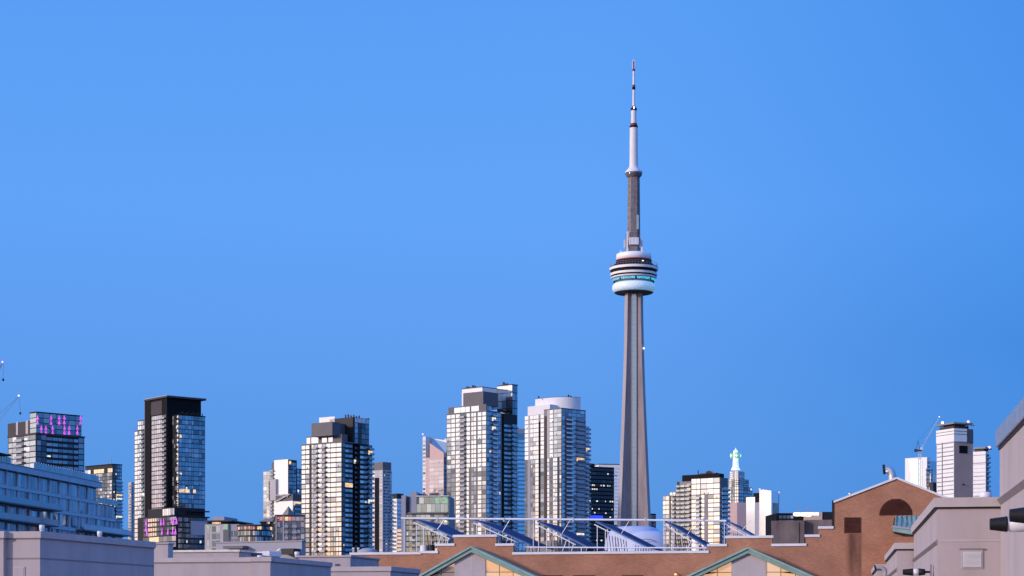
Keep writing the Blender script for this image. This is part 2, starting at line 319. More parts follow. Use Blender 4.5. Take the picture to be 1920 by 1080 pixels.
# ================================================================== A: tower with the magenta crown
b = Bld('condo_tower', 'short dark apartment tower topped by a glass crown with magenta lights', 'apartment tower', 68, 1000, 46, CONDO, 'g_mid', .05)
wl, wr = b.ly(15), b.lx(158); zt = b.z(814)
b.box(0, wr, 0, wl, 0, zt, 'dark')
b.box(-.35, wr + .3, -.35, wl + .3, zt, zt + .8, 'umber')
h = 2.95; z0 = zt - 24 * h
b.facade('L', 0, [(16, 31, 'g'), (31, 45, 'B', 'g_deep', 1, 'pale', 'pale'), (45, 67, 'g')], z0, zt, h)
b.facade('R', 0, [(69, 77, 'g', 'g_dim'), (77, 87, 'g', 'g_deep'), (87, 98, 's', 'g_dim'), (98, 109, 's', 'g_blue'), (109, 117, 's', 'g_dim'), (117, 127, 's', 'g_blue'), (127, 137, 's', 'g_dim'), (138, 147, 's', 'g_blue'), (147, 157, 'g', 'g_blue')], z0, zt, h)
# crown
zc1 = b.z(773); cx0, cy1 = .6, b.ly(56, .6)
cr = MB(); cr.box(cx0, b.lx(154), .6, cy1, zt + .8, zc1, 'dark'); cr.box(cx0 - .2, b.lx(154) + .2, .4, cy1 + .2, zc1, zc1 + .5, 'black')
crown = b.part('crown', cr)
for i in range(4):
    za, zb = zt + .8 + i * (zc1 - zt - .8) / 4, zt + .8 + (i + 1) * (zc1 - zt - .8) / 4
    p = MB(); p.box(cx0 - .06, cx0 + .1, .9, cy1 - .3, za + .2, zb - .2, 'g_mid'); b.part('window', p, crown)
    for j in range(7):
        p = MB(); xa = cx0 + (b.lx(154) - cx0) * j / 7; xb = cx0 + (b.lx(154) - cx0) * (j + 1) / 7
        p.box(xa + .15, xb - .1, .54, .7, za + .2, zb - .15, 'g_dim' if (i + j) % 3 else 'g_blue'); b.part('window', p, crown)
def drop(mb, x, y, z0, z1, r, m, axis='R'):
    h = z1 - z0; prof = [(r * .15, z1), (r * .3, z0 + h * .8), (r * .55, z0 + h * .5), (r, z0 + h * .2), (r * .8, z0 + .05 * h), (r * .3, z0)][::-1]
    mb.lathe(prof, m, 10, x, y)
for px, rows in [(70.5, 0), (95.6, 0), (111, 0), (120.5, 0), (151, 0), (77.6, 1), (86, 1), (98.8, 1), (121, 1), (130, 1), (145, 1)]:
    for q in (0, 1):
        yb = (787, 796)[q] if rows == 0 else (806, 815)[q]
        p = MB(); x = b.lx(px, .4); drop(p, x, .42, b.z(yb, x), b.z(yb - 8.5, x), .75, 'g_purple'); b.part('magenta_lamp', p, crown)
mq = MB(); x_, yA, yB = 2.5, b.ly(57, 2.5), b.ly(14.5, 2.5)
mq.box(x_, 14, yA, yB, zt + .8, b.z(789, 2.5, 10), 'umber')
for a, c in ((31, 34.5), (49, 53.5)): mq.box(x_ - .3, x_, b.ly(a, x_), b.ly(c, x_), zt + .8, b.z(788, 2.5, 10), 'pale')
b.part('machine_room', mq)
b.finish()
# ================================================================== B: tower with stacked round balconies behind the long apartment block
b = Bld('condo_tower', 'distant dark tower with warm lit top floor and stacked balconies down its right edge', 'apartment tower', 211, 1650, 48, CONDO, 'g_deep', .12)
wl, wr = b.ly(160), b.lx(228.5); zt = b.z(871)
b.box(0, wr, 0, wl, 0, zt, 'dark')
b.box(-.5, wr + .4, -.5, wl, zt, zt + .7, 'black')
h = 3.1
b.facade('L', 0, [(160, 168, 'g', 'g_mid'), (168, 176, 'g', 'g_dim'), (176, 184, 'g'), (184, 192, 'g', 'g_dim'), (192, 201, 'g'), (201, 210, 'g', 'g_dim')], zt - 26 * h, zt - 2.2 * h, h, lit=.22)
b.facade('L', 0, [(160, 170, 'g', 'g_warm'), (176, 195, 'g', 'g_lit', 3), (202, 211, 'g', 'g_lit')], zt - 2.2 * h, zt - h * .9, 1.3 * h, lit=0)
b.facade('R', 0, [(212, 216, 'g', 'g_dim'), (217, 229.3, 'b', 'g_blue', 1)], zt - 36 * h, zt - 4 * h, h * 1.0)
b.facade('R', 0, [(212, 220, 'g', 'g_deep'), (220, 228, 'g', 'g_blue')], zt - 4 * h, zt, h)
p = MB(); p.bar((3, 6, zt), (3, 6, zt + 6), .35, 'craneb'); p.bar((4, 12, zt), (4, 12, zt + 3), .35, 'craneb'); b.part('roof_mast', p)
b.finish()
# pale narrow slab
b = Bld('condo_tower', 'narrow pale concrete tower just left of the black roofed tower', 'apartment tower', 246, 1900, 40, CONDO, 'g_deep', .02)
b.box(0, b.lx(254), 0, b.ly(240.5), 0, b.z(904), 'pale'); zt = b.z(908)
b.facade('L', 0, [(240.5, 243, 's', 'g_dim'), (243, 245.7, 's')], zt - 32 * 3, zt, 3)
b.facade('R', 0, [(247, 249.5, 'b', 'g_deep'), (249.5, 253, 'g', 'g_mid')], zt - 32 * 3, zt, 3)
b.finish()
# ================================================================== C: black roofed tower
b = Bld('condo_tower', 'black tower with an overhanging flat roof and deep blue glass flank', 'apartment tower', 313, 1240, 40, CONDO, 'g_rose', .03)
zt = b.z(743); wl, wr = b.ly(273), b.lx(377)
ztop = zt
b.box(0, wr, 0, wl, 0, zt - .8, 'black')
p = MB(); p.box(-.9, b.lx(384.5), -1.6, wl + .6, zt - .8, zt + .25, 'umber'); p.box(-1.0, b.lx(384.5) + .1, -1.7, wl + .7, zt + .25, zt + .55, 'pale'); b.part('roof', p)
for i in range(4):
    p = MB(); p.box(3 + i * 3.2, 4.6 + i * 3.2, wl * .55, wl * .6, zt + .55, zt + 1.5, 'dark'); b.part('roof_vent', p)
h = 2.98; z1 = b.z(776); z0 = b.z(968)
b.fb(b.wall, 'L', 0, b.ly(304), b.ly(283.5), 0, .25, z1 + .4, zt - 2.2, 'umber')
b.facade('L', 0, [(284, 290, 'g'), (290, 297, 'g'), (297, 304, 'g'), (304, 311.5, 'B', 'g_deep', 1, 'pale', 'umber')], z0, z1, h)
b.fb(b.wall, 'L', 0, b.ly(283.5), b.ly(273), 0, .5, 0, zt - .9, 'black')
b.fb(b.wall, 'L', 0, b.ly(273.8), b.ly(272.6), .5, .8, 0, zt - .9, 'mech')
# left lower wing
xo = 3.0; ya = b.ly(273, xo); yb_ = b.ly(252, xo); ym = b.ly(258, xo)
wg = MB(); wg.box(xo, 24, wl + .02, yb_, 0, b.z(797), 'dark'); wg.box(xo, 24, wl + .02, ym, b.z(797), b.z(778), 'dark'); b.part('side_wing', wg)
b.facade('L', xo, [(252.5, 258, 'g', 'g_warm'), (258, 265, 'g', 'g_warm'), (265, 271, 'b', 'g_deep', 1)], b.z(1028), b.z(798), h)
b.facade('L', xo, [(258.5, 265, 'g', 'g_warm'), (265, 272, 'g', 'g_mid')], b.z(797), b.z(779), h)
# blue glass volume
v0 = b.lx(322.5); pd = -1.0
while True:
    q = b.C + b.ex * v0 + b.ey * pd
    if 960 + q.x / q.y * F >= 335 or pd < -30: break
    pd -= .1
zb = b.z(778, v0, pd); xR = b.lx(384.5, pd)
bv = MB(); bv.box(v0, xR, pd, -.01, 0, zb, 'dark'); bv.box(v0 - .2, xR + .3, pd - .3, 0, zb, zb + .5, 'black'); b.part('glass_wing', bv)
b.facade('L', v0, [(323, 329, 'g', 'g_blue'), (329, 334.5, 'g', 'g_warm')], b.z(955), zb, h, lit=.05)
b.facade('R', pd, [(335.5, 347, 'g', 'g_blue'), (347, 359, 'g', 'g_blue'), (359, 363, 'g', 'g_blue'), (363, 373, 'g', 'g_blue'), (373, 384, 'g', 'g_blue')], b.z(953), zb, h, gx=.1, gz=.22, lit=.03)
zz = b.z(925)
for a, c in ((336, 346), (347, 355), (362, 367)):
    b.w.append((True, 9, ('R', pd, b.lx(a, pd), b.lx(c, pd), .07, .1, zz + .4, zz + 2.6, M['g_lit'] and 'g_lit')))
for i in range(14):
    x = v0 + .8 + i * (xR - v0 - 1.5) / 14; p = MB(); p.box(x, x + .5, pd + .4, pd + .8, zb + .5, zb + 1.6 + .5 * (i % 3), 'dark'); b.part('roof_vent', p)
for yy, x2 in ((957, 390), (968, 390)):
    bb = MB(); z_ = b.z(yy); bb.box(v0, b.lx(x2, pd), pd - 2.2, pd - .05, z_ - .8, z_, 'dark'); b.part('ledge', bb)
# podium with magenta lamps
pp = pd - 3; xp0 = -4.5
pod = MB(); pod.box(xp0, b.lx(389, pp), pp, 30, 0, b.z(968), 'dark'); podium = b.part('podium', pod)
up = MB(); up.box(-2.5, v0 + 4, pp + 1, 20, b.z(968), b.z(953), 'dark'); b.part('podium', up)
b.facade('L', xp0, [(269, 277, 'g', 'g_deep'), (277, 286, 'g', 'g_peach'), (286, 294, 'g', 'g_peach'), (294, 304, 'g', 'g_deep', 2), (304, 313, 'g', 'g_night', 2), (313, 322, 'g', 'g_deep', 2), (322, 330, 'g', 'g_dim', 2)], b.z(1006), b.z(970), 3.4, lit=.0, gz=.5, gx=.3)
b.facade('L', xp0, [(268, 280, 'g', 'g_deep'), (280, 298, 'g', 'g_lit', 2), (298, 330, 'g', 'g_dim', 4)], b.z(1028), b.z(1006), 3.4, lit=.1)
b.facade('L', -2.5, [(305, 312, 'g', 'g_warm'), (312, 320, 'g', 'g_warm'), (320, 327, 'g', 'g_dim')], b.z(968), b.z(954), 3.6, lit=0)
b.facade('R', pp, [(334, 341, 'g', 'g_dim', 2), (341, 349, 'g', 'g_deep', 2), (349, 356, 'g', 'g_dim', 2), (356, 372, 'g', 'g_deep', 2), (372, 388, 'g', 'g_deep', 2)], b.z(1030), b.z(970), 3.4, lit=.06, gz=.5)
sn = MB(); sn.box(b.lx(358, pp - .6), b.lx(389, pp - .6), pp - .6, pp - .1, b.z(1003), b.z(977), 'screen'); b.part('blank_screen', sn)
for px, ys in [(274, (985, 997)), (275.5, (1005,)), (302, (985,)), (307, (985,)), (304, (1003,)), (315, (1003,)), (322, (982,)), (325.5, (982,)), (324, (1003,)), (329, (1003,)), (331, (983,))]:
    for yy in ys:
        p = MB(); y_ = b.ly(px, xp0 - .5); drop(p, xp0 - .5, y_, b.z(yy, xp0, y_), b.z(yy - 13, xp0, y_), .7, 'g_purple'); b.part('magenta_lamp', p)
b.finish()
# ================================================================== low buildings between C and E
b = Bld('apartment_block', 'low pale framed apartment block with a green lit stair beside the black tower', 'apartment block', 400, 800, -12, None, 'g_blue', .08)
b.box(b.lx(384), b.lx(428), 0, 25, 0, b.z(983), 'pale'); b.box(b.lx(428), b.lx(447), .8, 25, 0, b.z(983), 'bluegrey')
rf = MB(); rf.box(b.lx(386), b.lx(437), -1.5, 25, b.z(978), b.z(976), 'umber'); rf.box(b.lx(392), b.lx(414), 4, 20, b.z(976), b.z(968), 'bluegrey'); rf.box(b.lx(388), b.lx(425), .5, 24, b.z(983), b.z(978), 'dark'); rf.box(b.lx(397), b.lx(413), .4, .5, b.z(982), b.z(979), 'g_lit'); b.part('roof', rf)
b.facade('R', 0, [(388, 393, 'g', 'g_green'), (397, 405, 'g', 'g_deep'), (405, 413, 'g', 'g_dim')], b.z(1040), b.z(985), 3, gz=.35, lit=.04)
b.facade('R', .8, [(430, 437, 'g', 'g_deep'), (438, 445, 'g', 'g_dim')], b.z(1040), b.z(993), 3, gz=.5)
p = MB(); p.box(b.lx(420), b.lx(427), -.15, .3, b.z(993), b.z(984), 'g_litg'); p.box(b.lx(388), b.lx(393), -.15, .3, b.z(991), b.z(985), 'g_litg'); b.part('lit_window', p)
p = MB(); p.box(b.lx(418.5), b.lx(427), -.12, .3, b.z(1040), b.z(993.5), 'g_deep'); b.part('stair_glass', p)
b.finish()
# round glass pavilion
o = empty('round_block', (px3(478, 0, 760).x, 760, 0)); tag(o, 'low round glass building with red lit top floor', 'apartment block')
def zz_(y, Y): return ZC + (HZ - y) / F * Y
r = 32 / F * 760; s_ = 760 - r
p = MB(); p.lathe([(r, 0), (r, zz_(984.5, s_))], 'dark', 40, 0, 0); p.build('wall', o)
p = MB(); p.lathe([(r + .35, zz_(986, s_)), (r + .4, zz_(983.5, s_))], 'umber', 40); p.build('roof', o)
rn = random.Random(3)
for f in range(7):
    zb, zt_ = zz_(992.5 + f * 11, s_), zz_(986.8 + f * 11, s_) if f == 0 else zz_(984.5 + f * 11, s_)
    for k in range(24):
        a0, a1 = math.pi + math.pi * k / 24 + .012, math.pi + math.pi * (k + 1) / 24 - .012
        g = rn.choice(['g_litr', 'g_amber', 'g_litr', 'g_dim', 'g_deep']) if f == 0 else rn.choice(['g_green', 'g_dim', 'g_dim', 'g_mid', 'g_deep'])
        rr_ = r + .06
        if f < 4: q = MB(); q.poly([(rr_ * math.cos(a0), rr_ * math.sin(a0), zb), (rr_ * math.cos(a1), rr_ * math.sin(a1), zb), (rr_ * math.cos(a1), rr_ * math.sin(a1), zt_), (rr_ * math.cos(a0), rr_ * math.sin(a0), zt_),
                  (r * math.cos(a0), r * math.sin(a0), zb), (r * math.cos(a1), r * math.sin(a1), zb), (r * math.cos(a1), r * math.sin(a1), zt_), (r * math.cos(a0), r * math.sin(a0), zt_)], [(0, 1, 2, 3), (3, 2, 6, 7), (1, 0, 4, 5), (0, 3, 7, 4), (2, 1, 5, 6)], g); q.build('window', o)
b = Bld('apartment_block', 'mid rise grey block with curved red lit top storey left of the gridded tower', 'apartment block', 517, 900, 8, None, 'g_dim', .1)
b.box(0, b.lx(572), 0, b.ly(506), 0, b.z(966.5), 'gridgrey'); b.box(-.4, b.lx(572), -.4, b.ly(506), b.z(966.5), b.z(965), 'umber')
b.box(b.lx(517.5), b.lx(519), -.35, 0, 0, b.z(966.5), 'pale'); b.box(b.lx(530), b.lx(533), -.35, 0, 0, b.z(967), 'pale')
b.facade('L', 0, [(506.5, 511, 'g', 'g_green'), (511, 516, 'g', 'g_mid')], b.z(1030), b.z(968), 3.0)
b.facade('R', 0, [(519.5, 530, 'g', 'g_litr', 2), (533.5, 541, 'g', 'g_amber'), (541, 547, 'g', 'g_litr'), (547, 570, 'g', 'g_rose', 3)], b.z(977), b.z(968), 2.6, lit=0)
b.facade('R', 0, [(519.5, 525, 'g'), (525, 530, 'g', 'g_deep'), (533.5, 540, 'B', 'g_dim', 1, 'pale', 'pale'), (541, 547, 's', 'g_deep'), (547.5, 556, 'B', 'g_dim', 1, 'pale', 'pale'), (557, 563, 's', 'g_dim'), (563.5, 571, 'g', 'g_mid')], b.z(1033), b.z(978), 3.0)
b.finish()
b = Bld('round_block', 'dark gabled rooftop pavilion behind the red lit block', 'pavilion', 496, 1000, 10)
b.box(b.lx(490), b.lx(512), 0, 10, 0, b.z(977), 'dark')
p = MB(); p.prism([(b.lx(487), b.z(978)), (b.lx(512), b.z(978)), (b.lx(508), b.z(972)), (b.lx(497), b.z(972))], (-1, 11), 'bluegrey', 'y'); b.part('roof', p)
b.facade('R', 0, [(500, 506, 'g', 'g_lit')], b.z(983), b.z(977.5), 2); b.finish()
b.o.name = 'roof_pavilion'
# ================================================================== D: white slab tower
b = Bld('condo_tower', 'white walled tower with small balconies seen left of the gridded glass tower', 'apartment tower', 540, 1500, 50, CONDO, 'g_mid', .03)
wl = b.ly(514); zt = b.z(861)
b.box(0, b.lx(556), 0, wl, 0, zt, 'g_polish')
b.box(.01, b.lx(556) + .02, -.3, .2, 0, b.z(862), 'dark')
b.box(b.lx(556), b.lx(566), -.25, wl, 0, b.z(877), 'dark')
b.box(2, 16, wl, b.ly(506, 2), 0, b.z(879), 'pale'); b.box(4, 16, b.ly(507), b.ly(493.5, 4), 0, b.z(880), 'bluegrey')
b.box(3, 12, wl - 1, wl + 6, zt - 8, b.z(864), 'mech')
h = 3
b.facade('L', 0, [(508, 514, 'b', 'g_deep')], b.z(925), b.z(875), h); b.facade('L', 2, [(507, 513, 'B', 'g_deep', 1, 'pale', 'pale')], b.z(990), b.z(885), h)
b.facade('L', 4, [(494, 500, 'g', 'g_mid'), (500, 506, 'g', 'g_mid')], b.z(1010), b.z(880), h, gx=.05, gz=.12)
b.facade('R', -.3, [(541, 548, 'g', 'g_dim'), (548, 555, 'g', 'g_blue')], b.z(960), b.z(866), h, lit=.03); b.facade('R', -.25, [(556.5, 566, 'g', 'g_blue', 2)], b.z(960), b.z(878), h)
p = MB(); x = -1.2; p.box(x - .6, 0, b.ly(518, x), b.ly(507, x), b.z(937), b.z(897), 'pale'); p.box(x - .1, 0, b.ly(507, x), b.ly(504, x), b.z(937), b.z(900), 'dark'); b.part('stair_shaft', p)
p = MB(); p.box(b.lx(541.5), b.lx(545), -.6, -.2, b.z(870), b.z(864), 'g_amber'); b.part('roof_lamp', p)
for k in range(5): p = MB(); p.bar((2 + 2.2 * k, wl * .5, zt), (2 + 2.2 * k, wl * .5, zt + 1.6), .2, 'craneb'); b.part('roof_vent', p)
b.finish()
b = Bld('apartment_block', 'white block with slanting dark roof bands below the white walled tower', 'apartment block', 549, 1200, 48, None, 'g_dim', .05)
wl = b.ly(516)
b.box(0, b.lx(572), 0, wl + 0, 0, b.z(939), 'g_polish'); b.box(.3, b.lx(572), .3, wl, b.z(939), b.z(926), 'mech')
p = MB(); p.bar((-.5, b.ly(518), b.z(939)), (-.5, b.ly(545), b.z(926)), .8, 'pale'); p.bar((-.3, b.ly(517), b.z(926)), (-.3, b.ly(541), b.z(931)), .5, 'pale'); b.part('roof_brace', p)
b.facade('R', 0, [(550, 571, 'b', 'g_deep', 1)], b.z(965), b.z(939), 3)
p = MB(); c = Vector((-3, b.ly(541, -3), 0)); rr_ = 2.9; zb = b.z(966); p.poly([(c.x - rr_, c.y - rr_, zb), (c.x + rr_, c.y - rr_, zb), (c.x + rr_, c.y + rr_, zb), (c.x - rr_, c.y + rr_, zb), (c.x, c.y, b.z(949))], [(0, 1, 4), (1, 2, 4), (2, 3, 4), (3, 0, 4), (3, 2, 1, 0)], 'greyc'); p.box(c.x - 3, c.x + 3, c.y - 3, c.y + 3, 0, zb - .01, 'greyc'); b.part('roof_pyramid', p)
b.finish()
# ================================================================== E: gridded glass tower
b = Bld('condo_tower', 'tall tower with a black grid over white reflecting windows left of the grey office slab', 'apartment tower', 641, 1140, 52, CONDO, 'g_warm', .012)
wl, wr = b.ly(565), b.lx(698); zt = b.z(829); h = 2.95
def rnotch(b, pa, pb, d=3.2):
    return b.lx(pa), b.lx(pb), d
xa, xb = b.lx(661.5), b.lx(674.5)
b.box(0, xa, 0, wl, 0, zt, 'dark'); b.box(xa, xb, 3, wl, 0, zt, 'black'); b.box(xb, wr, 0, wl, 0, zt, 'dark')
z0 = zt - 24 * h; zE = z0 + round((b.z(985) - z0) / h) * h
b.facade('L', 0, [(565.3, 573, 'g'), (573, 580.5, 'g'), (580.5, 584, 'd'), (584, 588.5, 'g', 'g_mid'), (588.5, 596, 'B', 'g_dim', 1, 'pale', 'pale'), (596, 604, 'g'), (604, 611.5, 'B', 'g_dim', 1, 'pale', 'pale'), (611.5, 620, 'g'), (620, 640.5, 'g', 'g_warm', 2)], zE, zt, h, gz=.34, gx=.2)
b.facade('L', 0, [(565.3, 573, 'g', 'g_dim'), (573, 580.5, 'g', 'g_dim'), (584, 588.5, 'g'), (588.5, 596, 'B', 'g_dim', 1, 'pale', 'pale'), (596, 604, 'g', 'g_warm'), (604, 611.5, 'B', 'g_dim', 1, 'pale', 'pale'), (611.5, 620, 'g', 'g_warm'), (620, 630, 'g', 'g_mid'), (630, 640.5, 'g', 'g_warm')], z0, zE, h, gz=.34, gx=.2)  # dim panes at far left stand in for a dark reflection of neighbours
b.facade('R', 0, [(641.5, 647, 'g', 'g_deep'), (647, 654, 's', 'g_mid'), (654, 661, 's', 'g_dim')], z0, zt, h, lit=.03)
b.facade('R', 0, [(675, 682, 's', 'g_mid'), (682, 690, 's', 'g_dim'), (690, 698.7, 'b', 'g_dim')], z0, zt, h, lit=.05)
b.facade('R', 3, [(663, 673, 'b', 'g_deep')], z0, zt, h, lit=.05)
zz = b.z(909); b.w.append((True, 9, ('R', 0, b.lx(647), b.lx(661), .08, .12, zz - 1.1, zz + 1.4, 'g_lit')))
t1 = MB(); a0 = b.ly(574, 1.5); t1.box(1.5, b.lx(655), 1.5, a0, zt, b.z(813), 'mech'); t1.box(.2, wr * .5, -.2, wl, zt, zt + .5, 'gridgrey')
tr = b.part('upper_storey', t1)
for a, c in ((575, 582), (584, 597), (604, 613), (616, 624)): p = MB(); p.box(1.4, 1.6, b.ly(c, 1.5), b.ly(a, 1.5), zt + .8, zt + 4.4, 'g_warm'); b.part('window', p, tr)
t2 = MB(); y0 = 4.5; x0 = b.lx(623, y0); t2.box(x0, b.lx(638, y0), y0, b.ly(584, x0), b.z(816), b.z(790.5, x0, y0), 'mech'); t2.box(b.lx(638, y0), b.lx(649, y0 + 3), y0 + 3, 14, b.z(816), b.z(790.8, x0, y0), 'mech'); b.part('machine_room', t2)
t3 = MB(); x0, y0 = b.lx(664), 1.0; xe = b.lx(692, y0); t3.box(x0, xe, y0, 20, zt, b.z(782, x0, y0), 'dark'); pz = b.z(782, x0, y0); t3.box(11, x0, 16, b.ly(599, 11), zt, b.z(782, 11, 22), 'bright')
t3.box(xe - 1, xe + .3, y0 - .3, 20.3, pz, pz + .4, 'umber'); ph = b.part('penthouse', t3)
zq = [zt + .2 + i * (pz - zt - .3) / 5 for i in range(6)]
for i in range(5):
    for a, c, g in ((665, 671, 'g_dim'), (671, 678, 'g_night'), (678, 685, 'g_deep'), (685, 691.5, 'g_dim')):
        if i == 4: g = 'white' if c < 686 else 'g_rose'
        p = MB(); p.box(b.lx(a, y0) + .1, b.lx(c, y0) - .1, y0 - .07, y0 + .05, zq[i] + .2, zq[i + 1] - .15, g); b.part('window', p, ph)
for k in range(6): p = MB(); x = 14 + 2.4 * k; p.box(x, x + .7, 10, 10.7, b.z(782, 11, 22) - 2, b.z(782, 11, 22) + .9 + .5 * (k % 2), 'umber'); b.part('roof_vent', p)
b.finish()
# ================================================================== F: grey slab with punched windows
b = Bld('condo_tower', 'slim grey concrete tower with punched windows right behind the gridded tower', 'apartment tower', 717.5, 1600, 44, CONDO, 'g_deep', .02)
wl, wr = b.ly(698), b.lx(734.5); zt = b.z(881)
b.box(0, wr, 0, wl, 0, zt, 'pale'); b.box(.3, wr - .3, .3, wl, zt, b.z(866), 'gridgrey')
h = 2.6
b.fb(b.wall, 'L', 0, b.ly(711), b.ly(703), 0, .3, 0, b.z(895), 'black')
b.facade('L', 0, [(699, 703, 's', 'g_warm'), (711.5, 717, 's', 'g_mid')], zt - 42 * h, zt, h)
b.facade('R', 0, [(718.5, 722.5, 's'), (722.5, 726.5, 's', 'g_dim'), (726.5, 730.5, 's'), (730.5, 734.3, 's', 'g_dim')], zt - 42 * h, zt, h)
b.facade('R', 0, [(730.5, 736.5, 'B', 'g_dim', 1, 'balc', 'balc')], zt - 42 * h, b.z(925), h * 1.3)
b.finish(maxb=30)
b = Bld('office_block', 'distant cream striped building in the gap beside the slim grey tower', 'office building', 744, 1900, 40, None, 'g_warm', .08)
b.box(0, b.lx(756), 0, b.ly(733), 0, b.z(935), 'bright'); b.box(1, 9, 1, 9, b.z(935), b.z(925), 'dark')
b.facade('L', 0, [(734, 743.5, 's', 'g_dim')], b.z(1040), b.z(937), 4); b.facade('R', 0, [(744.5, 755, 's', 'g_amber')], b.z(1040), b.z(990), 4); b.facade('R', 0, [(744.5, 755, 's', 'g_mid')], b.z(990), b.z(937), 4)
b.finish()
# ================================================================== H: slanted roof tower (behind G)
b = Bld('office_tower', 'pink granite tower with a slanting blue glass roof beside the white gridded tower', 'office tower', 832, 1700, 50, None, 'g_rose', .02)
wl = b.ly(798); zt = b.z(856)
b.box(0, b.lx(846), 0, wl, 0, zt, 'pink')
pa, pb = b.ly(806), b.ly(832)
p = MB(); p.prism([(pb, zt), (pa, zt), (pa, b.z(829)), (pb, b.z(849))][::-1], (0, 3), 'pink', 'x'); b.part('gable_wall', p)
p = MB(); y1, y2 = b.ly(840, 6), b.ly(797, 6)
p.prism([(y1, zt), (y2, zt), (y2, b.z(817, 6)), (y1, b.z(826, 6))][::-1], (6, 10), 'g_blue', 'x')
p.poly([(3, pb, b.z(849)), (3, pa, b.z(829)), (6, pa, b.z(829) + 4), (6, pb, b.z(849) + 9)], [(0, 1, 2, 3)], 'g_blue'); b.part('roof', p)
p = MB(); p.box(0, 8, b.ly(798), b.ly(792.5), 0, b.z(815.5), 'white'); b.part('stair_fin', p)
b.facade('L', 0, [(805, 831.5, 'g', 'g_rose', 3)], b.z(1000), b.z(860), 3.6, gx=.1, gz=.4)
b.facade('L', 0, [(792.8, 797.6, 's', 'g_dim')], b.z(1000), b.z(820), 3.6); b.facade('R', 0, [(832.5, 845, 'g', 'g_deep', 2)], b.z(1000), zt, 3.6)
for k, (px, py) in enumerate(((792.8, 814), (835, 824))): p = MB(); q = .5; x = 1 if k == 0 else 6; y_ = b.ly(px, x); p.box(x - q, x + q, y_ - q, y_ + q, b.z(py + 1.5, x, y_), b.z(py - 1, x, y_), 'g_pinkl'); b.part('warning_lamp', p)
b.finish()
# ================================================================== G: greenish mid-rise
b = Bld('apartment_block', 'greenish grey apartment block with green lit roof terrace left of the white gridded tower', 'apartment block', 752.5, 900, -6, None, 'g_green', .02)
b.box(b.lx(760), b.lx(841), 1.0, 22, 0, b.z(961), 'olive'); b.box(0, b.lx(760.5), 0, 20, 0, b.z(929), 'bluegrey')
b.box(b.lx(760.5), b.lx(767), 4, 18, 0, b.z(930), 'mech'); b.box(b.lx(767), b.lx(780), 1.6, 18, b.z(961), b.z(922), 'bluegrey'); b.box(b.lx(780), b.lx(792), 8, 18, b.z(961), b.z(924), 'mech')
p = MB(); p.box(b.lx(780), b.lx(841), 2.2, 20, b.z(961), b.z(931), 'olive'); p.box(b.lx(780), b.lx(841), .8, 20, b.z(931), b.z(929.5), 'white'); top = b.part('top_storey', p)
for i, (a, c) in enumerate(((781, 786), (786, 795), (795, 805), (805, 815), (815, 823), (823, 829), (829, 840))):
    q = MB(); q.box(b.lx(a, 2.2) + .05, b.lx(c, 2.2) - .05, 2.05, 2.3, b.z(944), b.z(932), 'g_deep' if i == 0 else ('g_litg' if i in (4, 6) else 'g_green')); b.part('window', q, top)
for i, (a, c) in enumerate(((781, 790), (790, 800), (800, 809), (809, 816), (816, 826), (826, 833), (833, 840))):
    q = MB(); q.box(b.lx(a, 2.2) + .05, b.lx(c, 2.2) - .05, 2.0, 2.3, b.z(960), b.z(945), 'g_green' if i != 4 else 'g_blue'); b.part('window', q, top)
p = MB(); p.box(b.lx(765), b.lx(838), -.4, 1.6, b.z(963), b.z(961), 'greyc'); b.part('terrace', p)
b.facade('R', 1.0, [(761, 767, 'g'), (767, 773, 'g'), (773, 779.5, 'b', 'g_deep'), (780, 788, 'g'), (788, 797, 'g'), (797, 807, 'g'), (807.5, 814, 'b', 'g_deep'), (814, 823, 'g'), (823, 832, 'g'), (832, 840, 'b', 'g_deep')], b.z(1046), b.z(964), 2.55, gx=.12, gz=.3)
b.finish()
# ================================================================== I: white gridded tower, left of the pair
b = Bld('condo_tower', 'tallest glass tower with dark penthouse blocks and white gridded windows in the middle', 'apartment tower', 912, 1240, 50, CONDO, 'g_warm', .012)
wl, wr = b.ly(837.5), b.lx(969.5); zt = b.z(771); h = 2.98
xa, xb = b.lx(941), b.lx(944.5)
b.box(0, xa, 0, wl, 0, zt, 'gridgrey'); b.box(xa, xb, 2, wl, 0, zt, 'black'); b.box(xb, wr, 0, wl, 0, zt, 'dark')
z0 = zt - 31 * h
cL = [(837.8, 845.5, 'g'), (846, 853.5, 'g'), (854.5, 862.5, 'g'), (862.5, 873, 'B', 'g_deep', 1, 'pale', 'pale'), (874.5, 881.5, 'g'), (883.5, 893, 'g'), (895.5, 903, 'g'), (904, 911.5, 'g')]
zm = b.z(872); zm2 = z0 + round((zm - z0) / h) * h
b.facade('L', 0, cL, zm2, zt, h, gz=.34, gx=.18)
cL2 = [(837.8, 845.5, 'g', 'g_dim'), (846, 853.5, 'g', 'g_dim'), (854.5, 862.5, 'g'), (862.5, 873, 'B', 'g_deep', 1, 'pale', 'pale'), (874.5, 879.5, 'g'), (883.5, 893, 'g', 'g_dim'), (895.5, 903, 'g'), (904, 911.5, 'g', 'g_dim')]  # lower dim panes paint in dark reflections of nearby towers
b.facade('L', 0, cL2, z0, zm2, h, gz=.34, gx=.18, lit=.03)
b.facade('R', 0, [(912.5, 917, 'g', 'g_mid'), (917, 922, 'g', 'g_blue'), (922, 930.5, 'B', 'g_dim', 1, 'white', 'balcd'), (931, 938.5, 'g', 'g_mid')], z0, zt, h, lit=.03)
b.facade('R', 0, [(945, 952, 's', 'g_blue'), (952, 959, 's', 'g_dim'), (960, 969, 'b', 'g_blue')], z0, zt - 2 * h, h, lit=.04)
